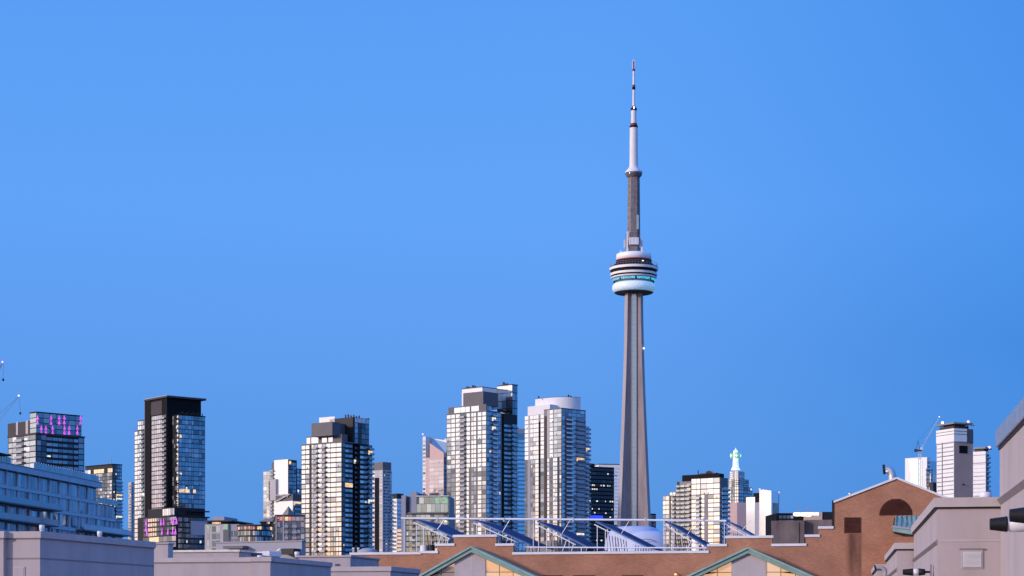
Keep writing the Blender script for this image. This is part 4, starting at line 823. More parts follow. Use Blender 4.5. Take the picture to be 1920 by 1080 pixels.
# low dark building with sign light
b = Bld('office_block', 'low black building with bright lights and a peach wall panel behind the stained parapet', 'office building', 1456, 700, 4, None, 'g_deep', .03)
b.box(0, b.lx(1566), 0, 20, 0, b.z(962), 'black'); b.box(b.lx(1507), b.lx(1541), -.6, 0, 0, b.z(960), 'peach'); b.box(b.lx(1541), b.lx(1566), -.3, 0, 0, b.z(959.5), 'dark')
b.facade('R', 0, [(1460, 1475, 'g', 'g_deep', 2), (1475, 1488, 'g', 'g_dim', 2)], b.z(982), b.z(965), 1.6)
p = MB(); p.box(b.lx(1501), b.lx(1534), -.9, -.61, b.z(966), b.z(961), 'g_lamp'); p.box(b.lx(1501), b.lx(1520), -.9, -.61, b.z(968), b.z(966), 'g_lamp'); b.part('light_panel', p)
for px in (1490, 1494, 1498): p = MB(); p.lathe([(.2, b.z(968)), (.7, b.z(966)), (.75, b.z(963)), (.3, b.z(961))], 'g_lamp', 12, b.lx(px), -.8); b.part('floodlight', p)
for px, yt in ((1503, 948), (1519, 950), (1525, 956), (1511, 955)): p = MB(); x = b.lx(px); p.bar((x, 4, b.z(962)), (x, 4, b.z(yt)), .16, 'craneb'); p.bar((x - .7, 4, b.z(yt + 2)), (x + .7, 4, b.z(yt + 2)), .14, 'craneb'); b.part('antenna', p)
b.finish()
# ================================================================== P, Q, R: far right towers
b = Bld('office_tower', 'pale blue glass tower under construction behind the brick gable', 'office tower', 1738, 1900, 52, None, 'g_sky', 0)
wl = b.ly(1697)
b.box(0, b.lx(1744), 0, wl, 0, b.z(857), 'bright')
pts = [(b.ly(1704), 860), (b.ly(1706), 878), (b.ly(1709), 890), (b.ly(1706), 905), (b.ly(1705), 930), (b.ly(1729), 930), (b.ly(1729), 862)]
p = MB(); p.prism([(y, b.z(z)) for y, z in pts], (-.4, -.05), 'g_sky', 'x'); b.part('glass_front', p)
b.facade('R', 0, [(1739, 1743.5, 's', 'g_deep')], b.z(930), b.z(862), 3.9)
b.box(b.lx(1745), b.lx(1760), 2, 20, 0, b.z(862), 'g_blue'); b.box(b.lx(1740), b.lx(1760), -3, 0, 0, b.z(888), 'bright'); b.box(b.lx(1736), b.lx(1760), -8, -4, 0, b.z(905), 'dark')
p = MB()
for k in range(3):
    for x in (b.lx(1727), b.lx(1732), b.lx(1737)): p.bar((x, -6, b.z(915)), (x, -6, b.z(880)), .5, 'umber')
    z_ = b.z(884 + 9 * k); p.bar((b.lx(1725), -6, z_), (b.lx(1738), -6, z_ + 1), .6, 'umber')
b.part('scaffold', p); b.finish()
b = Bld('condo_tower', 'far right white striped tower with a grey flank and a black square vent', 'apartment tower', 1789, 1350, 24, CONDO, 'g_warm', 0)
zt = b.z(803); zk = b.z(827.5); wl = b.ly(1757); wr = b.lx(1824.5)
b.box(0, wr, 0, wl, 0, zk, 'flank'); xw = b.lx(1813, -.6)
p = MB(); p.box(-.6, b.lx(1813, -.6), -.6, wl + .3, zk, zt, 'bright'); p.box(b.lx(1813, -.6), wr + .2, 0, wl, zk - 1, zt, 'mech'); top = b.part('top_storeys', p)
for yy in (808.5, 814): p = MB(); z_ = b.z(yy); p.box(-.75, -.55, -.7, wl, z_, z_ + .35, 'mech'); p.box(-.7, b.lx(1813, -.6), -.75, -.55, z_, z_ + .35, 'mech'); b.part('louvre_band', p, top)
b.fb(b.wall, 'L', 0, 0, wl, 0, .3, 0, zk, 'bright')
h = 3.0; nn = int((zk - 20) / h); bb = MB()
for i in range(34):
    z_ = zk - (i + 1) * h
    b.w.append((False, 5, ('L', -.3, b.ly(1788.5), b.ly(1768.5), -.02, .06, z_ + 1.9, z_ + 2.6, 'g_dim'))); b.w.append((False, 4, ('L', -.3, b.ly(1766.5), b.ly(1757.5), -.02, .06, z_ + 1.9, z_ + 2.6, 'g_dim')))
b.fb(b.wall, 'L', 0, b.ly(1768.3), b.ly(1766.8), .3, .4, 20, zt - 6, 'mech')
q = b.lx(1798.5), b.lx(1814)
p = MB(); p.box(q[0], q[1], -.3, .1, b.z(849), b.z(835), 'black'); b.part('vent_opening', p)
p = MB(); p.box(b.lx(1804.5), b.lx(1808), -.4, 0, b.z(909), b.z(906.5), 'black'); b.part('vent_opening', p)
p = MB(); p.box(1, 14, 2, wl - 1.5, zt, zt + 2.2, 'umber'); p.box(-.6, 16, -.4, wl + .8, zt + 3.2, zt + 4.3, 'olive')
for k in range(6): p.bar((1 + 2.3 * k, 1, zt), (1 + 2.3 * k, 1, zt + 3.3), .4, 'dark')
p.box(15, b.lx(1825), -1.2, 1, zt + 2.2, zt + 3, 'olive'); b.part('crane_deck', p)
for px, m in ((1767, 'g_lamp'), (1815.5, 'g_pinkl')): p = MB(); x = b.lx(px, 0) if px > 1789 else -.5; y_ = 0 if px > 1789 else b.ly(px, -.5); p.lathe([(.3, zt + 4.3), (.9, zt + 4.8), (.9, zt + 5.6), (.3, zt + 6.1)], m, 12, x, y_); b.part('warning_lamp', p)
b.finish()
b = Bld('condo_tower', 'smaller white striped tower with a pink roof lamp at the far right', 'apartment tower', 1848, 1450, 54, CONDO, 'g_warm', 0)
zt = b.z(846); wl = b.ly(1824)
b.box(0, b.lx(1854), 0, wl, 0, zt, 'bright'); b.box(-.2, 8, -.2, wl, b.z(868), b.z(867), 'mech'); b.box(-.2, 8, -.2, wl, b.z(853), b.z(852.3), 'mech')
for i in range(24):
    z_ = b.z(868) - (i + 1) * 3.0; b.w.append((False, 5, ('L', 0, .5, wl - .4, -.02, .06, z_ + 1.8, z_ + 2.5, 'g_dim')))
b.facade('R', 0, [(1849, 1854.5, 'b', 'g_deep')], b.z(930), b.z(850), 3.4)
p = MB(); p.box(1, 10, 2, wl - 1, zt, b.z(841), 'umber'); p.box(-.5, 12, 0, wl, b.z(841), b.z(838), 'olive'); b.part('crane_deck', p)
p = MB(); x = b.lx(1855, 0); p.lathe([(.4, b.z(840)), (1.2, b.z(838.5)), (1.2, b.z(836.5)), (.4, b.z(835))], 'g_pinkl', 12, x, 0); p.bar((4, 2, b.z(839.5)), (x, 0, b.z(838.5)), .4, 'olive'); b.part('warning_lamp', p)
b.finish()
# ================================================================== cranes
def crane(label, pm, Y, ycab, tip, aframe, counter, hook=None, mast='cranem', lamp='g_lamp', lattice=.22):
    B = Vector(((pm - 960) / F * Y, Y, 0)); o = empty('tower_crane', B); tag(o, label, 'crane', 'tower cranes over the skyline')
    L = lambda p: px3(p[0], p[1], Y) - B
    zc_ = L((pm, ycab)).z; m = MB(); w = 1.0
    for sx in (-w, w):
        for sy_ in (-w, w): m.bar((sx, sy_, 0), (sx, sy_, zc_), .3, mast)
    k = 0; z = max(0, zc_ - 90)
    while z < zc_ - 2.5:
        s1 = w if k % 2 else -w; m.bar((-s1, -w, z), (s1, -w, z + 2.5), .2, mast); m.bar((-w, s1, z), (-w, -s1, z + 2.5), .2, mast); z += 2.5; k += 1
    m.build('mast', o)
    c = MB(); c.box(-1.8, 1.8, -1.6, 1.6, zc_, zc_ + 1.2, 'umber'); c.box(.4, 2.6, -2.4, -.6, zc_ + 1.2, zc_ + 3.4, 'white'); c.build('cab', o)
    t = L(tip); root = Vector((1.2, 0, zc_ + 1.5)); d = t - root; n = max(4, int(d.length / 3)); j = MB()
    up = Vector((0, 0, 1)); side = Vector((0, 1, 0)) * .8; nrm = d.normalized().cross(Vector((0, 1, 0))).normalized() * 1.3
    if nrm.z < 0: nrm = -nrm
    for off in (side, -side): j.bar(root + off, t + off * .4, lattice, mast)
    j.bar(root + nrm, t, lattice, mast)
    for i in range(n):
        p0 = root + d * (i / n); p1 = root + d * ((i + .5) / n); p2 = root + d * ((i + 1) / n); s_ = 1 - .6 * i / n
        j.bar(p0 + side * s_, p1 + nrm * s_, lattice * .7, mast); j.bar(p1 + nrm * s_, p2 + side * s_, lattice * .7, mast); j.bar(p0 - side * s_, p1 + nrm * s_, lattice * .7, mast)
    j.build('jib', o)
    a = L(aframe); q = L(counter); f = MB(); f.bar((0, 0, zc_ + 1), a, .35, 'umber'); f.bar(q, a, .3, 'umber'); f.bar(a, t, .1, 'umber'); f.build('a_frame', o)
    f = MB(); f.bar((0, 0, zc_ + .8), q, .8, 'umber'); f.box(q.x - 1.2, q.x + 1.2, -1.5, 1.5, q.z - 2.2, q.z + .5, 'umber'); f.build('counterweight', o)
    l = MB(); l.lathe([(.2, t.z + .2), (.5, t.z + .5), (.5, t.z + 1.0), (.2, t.z + 1.3)], lamp, 10, t.x, t.y); l.build('warning_lamp', o)
    if hook:
        hk = L(hook); hb = MB(); hb.bar((t.x + .5, t.y, t.z), (hk.x, hk.y, hk.z), .12, 'umber'); hb.box(hk.x - .5, hk.x + .5, hk.y - .4, hk.y + .4, hk.z - 1.4, hk.z, 'black'); hb.build('hook_block', o)
    return o
crane('luffing crane leaning over the pale blue glass tower beside the striped towers', 1724.5, 1830, 846, (1761, 783), (1721.5, 826), (1717, 843), None, 'cranem', 'g_lamp', .13)
crane('tall crane whose jib tip just enters at the photo edge above the other crane', -28, 1150, 742, (4.5, 681), (-34, 722), (-44, 742), (6, 710), 'craneb', 'g_pinkl')
crane('crane tip with a hanging hook above the tower with the magenta crown', -24, 1250, 818, (35, 744), (-30, 800), (-38, 817), (38, 773), 'craneb', 'g_lamp', .08)

# ================================================================== long blue apartment block, left
b = Bld('apartment_block', 'long blue glass apartment block with terraces in front of the magenta crowned tower', 'apartment block', -80, 320, -8, None, 'g_dusk', .01)
zr = b.z(868, 0, b.ly(0)); h = 3.0
y180, y212, y232 = b.ly(180), b.ly(214), b.ly(229)
b.box(-30, 0, 0, y180, 0, zr - 1.1, 'gridgrey'); b.box(-30, 0, y180, y212, 0, zr - 1.1 - h, 'gridgrey'); b.box(-30, 0, y212, y232, 0, zr - 1.1 - 2 * h, 'gridgrey')
p = MB(); p.box(-31, .9, -.5, y180 + 1, zr - 1.1, zr, 'aptband'); p.box(-31, 1.0, -.5, y180 + 1.1, zr, zr + .12, 'pale'); b.part('roof', p)
ny = 22
for f in range(7):
    z1 = zr - 1.1 - f * h; ye = y180 if f == 0 else (y212 if f == 1 else y232)
    nw = max(1, round(ye / 5.2))
    for k in range(nw):
        a, c = ye * k / nw, ye * (k + 1) / nw
        for q in range(3):
            aa, cc = a + .2 + (c - a - .3) * q / 3, a + .2 + (c - a - .3) * (q + 1) / 3
            b.w.append((f < 4 and k > 4, 5 - f * .1 - q * .01, ('E', 0, aa + .04, cc - .04, -.02, .06, z1 - h + .5, z1 - .25, b.rnd.choice(['g_dusk', 'g_dusk', 'g_blue', 'g_dim', 'g_dusk']))))
        b.fb(b.wall, 'E', 0, a - .18, a + .18, 0, .3, z1 - h, z1 - .01, 'aptband')
    b.fb(b.wall, 'E', 0, 0, ye, 0, .35, z1 - h - .25, z1 - h + .4, 'aptband')
for f, runs in ((1, ((0, .52),)), (2, ((0, .50), (.66, 1.0))), (3, ((0, .48), (.64, .98))), (4, ((0, .5), (.64, .98)))):
    for u0, u1 in runs:
        z_ = zr - 1.1 - (f + 0) * h - h; a, c = y232 * u0, y232 * u1 - .3
        b.bal.append((50, [('E', 0, a, c, .36, 2.1, z_ - .12, z_ + .15, 'mech'), ('E', 0, a, c, 2.0, 2.06, z_ + .15, z_ + 1.2, 'g_dusk')]))
p = MB()
p2 = MB(); p2.box(-14, -3, b.ly(-30), b.ly(16, -3), zr, b.z(849, -3, b.ly(10)), 'dark'); p2.box(-15, -1.5, b.ly(-30), b.ly(22, -1.5), b.z(850, -3, b.ly(10)), b.z(847.5, -3, b.ly(10)), 'black'); ph = b.part('penthouse', p2)
for k in range(6): q = MB(); a = b.ly(-8 + 5 * k, -3); q.box(-3.05, -2.9, a, b.ly(-4 + 5 * k, -3), zr + .3, zr + 2.0, 'g_green'); b.part('window', q, ph)
yk = b.ly(66)
k = 0
yy = b.ly(60)
while yy < y180:
    q = MB(); q.box(.35, .42, yy + .03, yy + 1.17, zr + .12, zr + 1.35, 'g_rail'); q.bar((.38, yy, zr + .1), (.38, yy, zr + 1.5), .07, 'wpaint'); b.part('glass_railing', q); yy += 1.2
yy = y180
while yy < y212:
    q = MB(); z_ = zr - 1.1 - h; q.box(.3, .36, yy + .03, yy + 1.6, z_ + .1, z_ + 1.2, 'g_rail'); b.part('glass_railing', q); yy += 1.65
b.finish(maxb=60)

# ================================================================== brick school building with stepped parapets
BD = 130.0
STAIN = (0, 0, 0)
b = Bld('brick_building', 'orange brick building with stepped white capped parapets and a gable with arched louvre', 'building', 1020, BD, -13, None)
X = lambda px, y=0: b.lx(px, y)
Z = lambda px, py, y=0: b.z(py, b.lx(px, y), y)
STAIN = (X(1588), X(1616), Z(1600, 1001))
M['brick'] = brickmat()
steps = [(657.5, 788, 1040), (788, 820, 1037.5), (820, 851, 1023.5), (851, 930.5, 1007), (930.5, 962.5, 1023.5), (962.5, 1327.5, 1038.5), (1327.5, 1361.5, 1024.5), (1361.5, 1448, 1009), (1448, 1510.5, 1024), (1510.5, 1535.5, 1007), (1535.5, 1563, 991.5)]
W = MB(); top = []
for a, c, y in steps: top += [(X(a), Z((a + c) / 2, y)), (X(c) - .001, Z((a + c) / 2, y))]
gx = [(1563, 943.5), (1681, 898.5), (1800, 946)]
top += [(X(a) + .001, Z(a, y)) for a, y in gx]
outl = [(X(657.5), 0)] + top + [(X(1800), 0)]
W.prism(outl[::-1], (0, .5), 'brick', 'y')
W.box(X(657.5), X(1563), .5, 26, 0, ZC + 2.2, 'roof'); W.box(X(1563), X(1800), .5, 26, 0, Z(1563, 944), 'brick'); W.box(X(657.4) - .3, X(657.5), .02, 20, 0, Z(700, 1040), 'brick')
b.part('wall', W)
for a, c, y in steps:
    p = MB(); m = (a + c) / 2; hgt = 4.6 / F * BD; e = .06
    p.box(X(a) - e, X(c) + (e if y > 1000 else 0), -.09, .62, Z(m, y) + .002, Z(m, y) + hgt, 'flash'); b.part('parapet_cap', p)
p = MB()
for (a, ya), (c, yc) in zip(gx, gx[1:]):
    q0, q1 = Vector((X(a), .2, Z(a, ya) + .08)), Vector((X(c), .2, Z(c, yc) + .08)); p.bar(q0, q1, .62, 'flash', .13)
p.poly([(X(1562.5), .5, Z(1563, 943)), (X(1681), .5, Z(1681, 898)), (X(1681), 26, Z(1681, 898)), (X(1562.5), 26, Z(1563, 943))], [(0, 1, 2, 3)], 'metal')
p.poly([(X(1681), .5, Z(1681, 898)), (X(1800), .5, Z(1800, 945)), (X(1800), 26, Z(1800, 945)), (X(1681), 26, Z(1681, 898))], [(0, 1, 2, 3)], 'metal')
b.part('gable_roof', p)
p = MB(); p.box(X(1560), X(1563.2), -.06, .3, Z(1561, 992), Z(1561, 938), 'blackp'); b.part('downpipe', p)
def louvre(outline_w, x0, x1, z0, z1, arch=False):
    p = MB(); fr = .035
    if arch:
        cx, r = (x0 + x1) / 2, (x1 - x0) / 2
        pts = [(cx + r * math.cos(R(a)), z0 + (z1 - z0) * math.sin(R(a))) for a in range(0, 181, 6)]
        p.prism(pts[::-1], (-.02, .03), 'louvre', 'y')
        n = 14
        for i in range(n):
            u = (i + .3) / n; zz = z0 + (z1 - z0) * u; hw = r * math.sqrt(max(0, 1 - u * u)) * .97
            p.poly([(cx - hw, -.03, zz + .055), (cx + hw, -.03, zz + .055), (cx + hw, -.085, zz), (cx - hw, -.085, zz)], [(0, 1, 2, 3)], 'louvre')
    else:
        p.box(x0, x1, -.02, .03, z0, z1, 'louvre'); n = 12
        for i in range(n):
            zz = z0 + (z1 - z0) * (i + .2) / n; p.poly([(x0, -.03, zz + .07), (x1, -.03, zz + .07), (x1, -.085, zz), (x0, -.085, zz)], [(0, 1, 2, 3)], 'louvre')
    return b.part('louvre', p)
louvre(0, X(1583), X(1613.5), Z(1598, 999.5), Z(1598, 970))
louvre(0, X(1648.5), X(1710.5), Z(1680, 966), Z(1680, 935.5), True)
# copper clad dormer
p = MB(); yd = -2.2; xl_, xr_ = X(1674, yd), X(1726, yd)
zA, zB, zC_, zD = Z(1680, 967, yd), Z(1680, 986, yd), Z(1680, 989, yd), Z(1680, 997, yd)
sl_ = (Z(1680, 997, yd) - Z(1720, 1008, yd))
p.poly([(xl_ + .1, -.05, zA + .1), (xr_, -.05, zA + .1), (xr_, yd + .1, zB - .25), (xl_ + .1, yd + .1, zB)], [(0, 1, 2, 3)], 'copper2')
for k in range(6):
    x = xl_ + .15 + k * (xr_ - xl_ - .2) / 5; p.bar((x, -.05, zA + .13), (x, yd + .1, zB + .03 - .25 * k / 5), .05, 'copper')
p.poly([(xl_, yd, zC_), (xr_, yd, zC_ - .3), (xr_, yd, zD - sl_ * .8), (xl_, yd, zD)], [(0, 1, 2, 3)], 'copper2')
p.bar((xl_ - .05, yd, zB - .03), (xr_, yd, zB - .3), .12, 'bluegrey', .14)
p.bar((xl_ - .02, yd, zD), (xr_, yd, zD - sl_ * .8), .05, 'blackp', .05)
p.poly([(xl_, yd, zC_), (xl_, yd, zD), (xl_, -.02, zD), (xl_, -.02, zA)], [(0, 1, 2, 3)], 'copper')
b.part('copper_canopy', p)
p = MB(); p.box(xl_ + .05, xr_, yd + .3, -.01, 0, zD - sl_ * .8, 'brick'); b.part('bay_wall', p)
# lower windows with rust heads
for a, c in ((1017, 1055), (1075, 1115), (1166, 1206)):
    p = MB(); p.box(X(a), X(c), -.06, .02, Z(a, 1110), Z(a, 1078.6), 'louvre'); b.part('window', p)
p = MB(); p.lathe([(.03, Z(1268, 1079)), (.1, Z(1268, 1078)), (.1, Z(1268, 1076)), (.03, Z(1268, 1075))], 'g_amber', 10, X(1268), -.3); p.bar((X(1268), -.3, Z(1268, 1076)), (X(1268), 0, Z(1268, 1074)), .05, 'blackp'); b.part('wall_lamp', p)
# glazed gables
def gable(pk, lf, rf, c0, c1):
    yg = -1.4
    xx = lambda q: X(q, yg); zz = lambda q, y: Z(q, y, yg)
    root = MB(); P = (xx(pk[0]), zz(*pk)); Lf = (xx(lf[0]), zz(*lf)); Rf = (xx(rf[0]), zz(*rf))
    d = .40
    # extend the feet below the frame
    def ext(A, B, k): return (A[0] + (B[0] - A[0]) * k, A[1] + (B[1] - A[1]) * k)
    L2, R2 = ext(P, Lf, 1.12), ext(P, Rf, 1.12)
    rt = MB()
    for Q in (L2, R2):
        sg = -1 if Q is L2 else 1
        rt.poly([(P[0], yg - .25, P[1]), (Q[0], yg - .25, Q[1]), (Q[0], .05, Q[1]), (P[0], .05, P[1])], [(0, 1, 2, 3)], 'copper')
        rt.poly([(P[0], yg - .27, P[1]), (Q[0], yg - .27, Q[1]), (Q[0], yg - .27, Q[1] - d), (P[0], yg - .27, P[1] - d)], [(0, 1, 2, 3)], 'copper')
        rt.bar((P[0], yg - .32, P[1] - .06), (Q[0], yg - .32, Q[1] - .06), .12, 'copper2', .12)
        rt.bar((P[0], yg - .2, P[1] - d), (Q[0], yg - .2, Q[1] - d), .14, 'groove', .03)
    roof = rt.build('gable_roof', b.o)
    zb = min(L2[1], R2[1]) - 1.5
    x0_, x1_ = xx(c0), xx(c1)
    ytop = lambda x: (P[1] - d) + ((L2[1] - P[1]) * (P[0] - x) / (P[0] - L2[0]) if x < P[0] else (R2[1] - P[1]) * (x - P[0]) / (R2[0] - P[0]))
    w = MB(); w.prism([(x0_, zb), (x1_, zb), (x1_, ytop(x1_)), (P[0], ytop(P[0])), (x0_, ytop(x0_))], (yg - .06, yg + .1), 'stuccob', 'y'); w.box(P[0] - .008, P[0] + .008, yg - .075, yg - .05, zb, ytop(P[0]) - .05, 'flash'); w.build('gable_panel', b.o)
    s_ = MB(); s_.prism([(L2[0], zb), (R2[0], zb), (R2[0], ytop(R2[0])), (P[0], ytop(P[0])), (L2[0], ytop(L2[0]))], (yg + .11, yg + .2), 'dark', 'y'); s_.build('glazing_frame', b.o)
    step = .95; zr_ = zz(pk[0], 1073)
    for sgn, xs, xe in ((-1, x0_, L2[0]), (1, x1_, R2[0])):
        x = xs
        while (x - xe) * sgn < 0:
            xn = x + sgn * step
            if (xn - xe) * sgn > 0: xn = xe
            a, c = sorted((x, xn)); a += .02; c -= .02
            for z0_, z1_ in ((zb, zr_ - .02), (zr_ + .02, 99)):
                ta, tc_ = min(ytop(a), z1_), min(ytop(c), z1_)
                if max(ta, tc_) <= z0_ + .02: continue
                if min(ta, tc_) < z0_:
                    # triangle
                    hi = a if ta > tc_ else c; u = abs(ytop(hi) - z0_) / max(1e-4, abs(ytop(a) - ytop(c))) * (c - a)
                    lo = hi + u if hi == a else hi - u
                    pts = sorted([(hi, z0_), (lo, z0_)]) + [(hi, ytop(hi))]
                else: pts = [(a, z0_), (c, z0_), (c, tc_), (a, ta)]
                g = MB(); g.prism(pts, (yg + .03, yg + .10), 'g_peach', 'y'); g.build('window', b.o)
            x = xn
gable((885, 1024.5), (788, 1079), (999, 1077), 852.5, 910.5)
gable((1403, 1026), (1287, 1081), (1521, 1078), 1372, 1436.5)
b.finish()
BB = b
# things standing on the roofs
def top_obj(name, label, cat, loc, rz=0, group=None): o = empty(name, loc, rz); tag(o, label, cat, group); return o
def wpt(bl, x, y, z): q = bl.C + bl.ex * x + bl.ey * y; return (q.x, q.y, z)
# solar racks, rows running away from the camera behind the parapet
rackyaw = R(-13)
y0r = 1.6
names = ['leftmost solar rack, its ribbed blue panels facing the camera most openly', 'solar rack behind the left stepped parapet with wide blue panels', 'solar rack with blue panels just right of the left stepped parapet', 'solar rack seen almost edge on in front of the white dome', 'solar rack seen edge on before the cream stepped tower', 'rightmost solar rack half hidden by the right stepped parapet']
tops = [(777, 975), (889, 976), (1006, 978.5), (1116, 979), (1246, 979), (1362, 978)]
bots = [(862, 1014), (994, 1023), (1100, 1027), (1212, 1027), (1330, 1030), (1420, 1012)]
zroof = ZC + 2.2
for i, ((ax, ay), (cx, cy)) in enumerate(zip(tops, bots)):
    xa, xc_ = X(ax, y0r), X(cx, y0r); za, zc3 = Z(ax, ay, y0r), Z(cx, cy, y0r)
    o = top_obj('solar_rack', names[i], 'solar panels', wpt(BB, xa, y0r, zroof), BB.b, 'solar racks along the brick roof')
    dx, dz = xc_ - xa, zc3 - za; H0 = za - zroof; Lr = 8.0
    p = MB(); th = .09; nxn = 1
    up = Vector((-dz, 0, dx)).normalized() * th
    A, C_ = Vector((0, 0, H0)), Vector((dx, 0, H0 + dz))
    for j in range(4):
        ya, yb_ = j * Lr / 4 + .02, (j + 1) * Lr / 4 - .02
        q = MB(); v = [A + Vector((0, ya, 0)), C_ + Vector((0, ya, 0)), C_ + Vector((0, yb_, 0)), A + Vector((0, yb_, 0))]
        q.poly([w_ for w_ in v] + [w_ + up for w_ in v], [(3, 2, 1, 0), (4, 5, 6, 7), (0, 1, 5, 4), (1, 2, 6, 5), (2, 3, 7, 6), (3, 0, 4, 7)], 'solar')
        for k in range(4):
            yk = ya + (yb_ - ya) * k / 4; q.bar(A + Vector((0, yk, 0)) + up * 1.1, C_ + Vector((0, yk, 0)) + up * 1.1, .035, 'solarrib')
        q.build('solar_panel', o)
    dn = -up.normalized() * .17
    for yk in (0.05, Lr - .05):
        f = MB(); f.bar(A + dn + Vector((0, yk, 0)), A + dn + (C_ - A) * .8 + Vector((0, yk, 0)), .055, 'rail', .07)
        f.build('frame_rail', o)
    for u in (.06, .22):
        for yk in (.05, Lr * .5, Lr - .05):
            q = A + (C_ - A) * u + dn; l_ = MB(); l_.bar((q.x, yk, 0), (q.x, yk, q.z), .045, 'rail'); l_.build('post', o)
    br = MB()
    for k in range(7):
        yk = Lr * k / 7 + .35; q = A + (C_ - A) * .42 + dn; br.bar((q.x - .5, yk, q.z), (q.x - .05, yk, .1), .045, 'dark')
        q = A + (C_ - A) * .8 + dn; br.bar((q.x, yk, q.z), (q.x - .35, yk, .05), .045, 'dark')
    for yk in (.02, Lr): q = A + (C_ - A) * .62 + dn; br.bar((q.x - 1.3, yk, 0), (q.x, yk, q.z), .05, 'rail'); br.bar((q.x - .5, yk, 0), (q.x + .5, yk, q.z - .25), .05, 'rail')
    br.build('brace', o)
    st = MB(); q = A + (C_ - A) * .5 + up; st.bar(q, (q.x + .55, -.1, H0 + .05), .03, 'metal'); st.build('stay_rod', o)
o = top_obj('pipe_rail', 'long white pipe running level above all the solar racks', 'pipe', wpt(BB, X(752, y0r - .1), y0r - .1, zroof), BB.b)
x0_ = X(752, y0r - .1); p = MB(); pts = [(X(px, y0r - .1) - x0_, 0, Z(px, py, y0r - .1) - zroof) for px, py in ((752, 971.8), (1000, 973.5), (1200, 975), (1362, 976.8))]
p.tube(pts, .07, 'rail', 10); p.build('pipe', o)
for px in (820, 945, 1075, 1210, 1320): x = X(px, y0r - .1) - x0_; q = MB(); zt_ = Z(px, 974.5, y0r - .1) - zroof; q.box(x - .05, x + .05, -.1, .1, zt_ - .13, zt_ + .13, 'metal'); q.build('coupling', o)
for px in (758, 1000, 1245, 1358): x = X(px, y0r - .1) - x0_; q = MB(); q.bar((x, .0, 0), (x, 0, Z(px, 974, y0r - .1) - zroof), .04, 'rail'); q.build('post', o)
o = top_obj('pipe_rail', 'low white pipe along the roof just above the middle parapet', 'pipe', wpt(BB, X(965, .9), .9, zroof), BB.b)
p = MB(); x0_ = X(965, .9); p.tube([(0, 0, Z(965, 1026, .9) - zroof), (X(1325, .9) - x0_, 0, Z(1325, 1027.5, .9) - zroof)], .05, 'rail', 8); p.build('pipe', o)
for px in (970, 1090, 1200, 1320): x = X(px, .9) - x0_; q = MB(); q.bar((x, 0, 0), (x, 0, Z(px, 1027, .9) - zroof), .045, 'rail'); q.build('post', o)
# roof pieces on the gable
o = top_obj('exhaust_elbow', 'galvanised elbow pipe with a black mouth on the brick gable ridge', 'vent pipe', wpt(BB, X(1673, 4), 4, Z(1673, 912, 4)), BB.b)
s_ = BD / F; p = MB(); r_ = 8 * s_; arc = [(0, 0, 0), (0, 0, .45)] + [(-.30 + .30 * math.cos(R(a)), 0, .55 + .62 * math.sin(R(a)) * 1.0) for a in range(0, 81, 16)] + [(-.5, 0, 1.16)]
p.tube(arc, .27, 'metal', 16, caps=False); p.build('pipe', o)
p = MB(); p.tube([(-.46, 0, 1.155), (-.62, 0, 1.14)], .33, 'blackp', 16); p.build('mouth', o)
p = MB()
for z_ in (.3, .62): p.tube([(0, 0, z_), (0, 0, z_ + .05)], .3, 'metal', 16)
p.build('seam_ring', o)
o = top_obj('roof_vent', 'tiny round metal vent on the left slope of the brick gable', 'vent', wpt(BB, X(1594, 3), 3, Z(1594, 932, 3)), BB.b)
p = MB(); p.lathe([(.06, 0), (.06, .08), (.12, .1), (.15, .2), (.12, .3), (.02, .33)], 'metal', 14); p.build('cowl', o)
o = top_obj('roof_vent', 'small white tank beside a dark lump on the left stepped parapet', 'vent', wpt(BB, X(795, 3), 3, zroof), BB.b)
p = MB(); zt_ = Z(795, 1022, 3) - zroof; p.lathe([(.27, 0), (.27, zt_ - .05), (.2, zt_)], 'wpaint', 16); p.build('tank', o); p = MB(); p.lathe([(.25, 0), (.25, zt_ - .05), (.2, zt_ + .02)], 'umber', 16, .5, .1); p.build('dark_cap', o)
for px, lab, hh, m in ((668, 'short twin pipe stub at the left end of the brick roof', .4, 'wpaint'), (690, 'pale lumpy roof cover on the left end of the brick roof', .3, 'bluegrey')):
    o = top_obj('roof_vent', lab, 'vent', wpt(BB, X(px, 2), 2, zroof), BB.b); zt_ = Z(px, 1030, 2) - zroof; p = MB()
    if px == 668:
        for d_ in (-.2, .15): p.lathe([(.07, 0), (.07, zt_), (.1, zt_ + .02), (.1, zt_ + .12)], m, 10, d_, 0)
    else: p.lathe([(.75, 0), (.7, zt_ - .1), (.4, zt_ + .06), (.1, zt_ + .1)], m, 14, 0, 0)
    p.build('pipe' if px == 668 else 'cover', o)
# stained concrete parapet behind the brick steps
b = Bld('concrete_wall', 'stained brown concrete parapet behind the right brick steps', 'wall', 1446, 150, -13)
b.box(0, b.lx(1508), 0, 5, 0, b.z(976.5), 'stained'); b.box(b.lx(1508), b.lx(1562), .6, 5, 0, b.z(975), 'stained'); b.box(b.lx(1476), b.lx(1498), -.08, 0, ZC, b.z(980), 'stained'); b.finish()

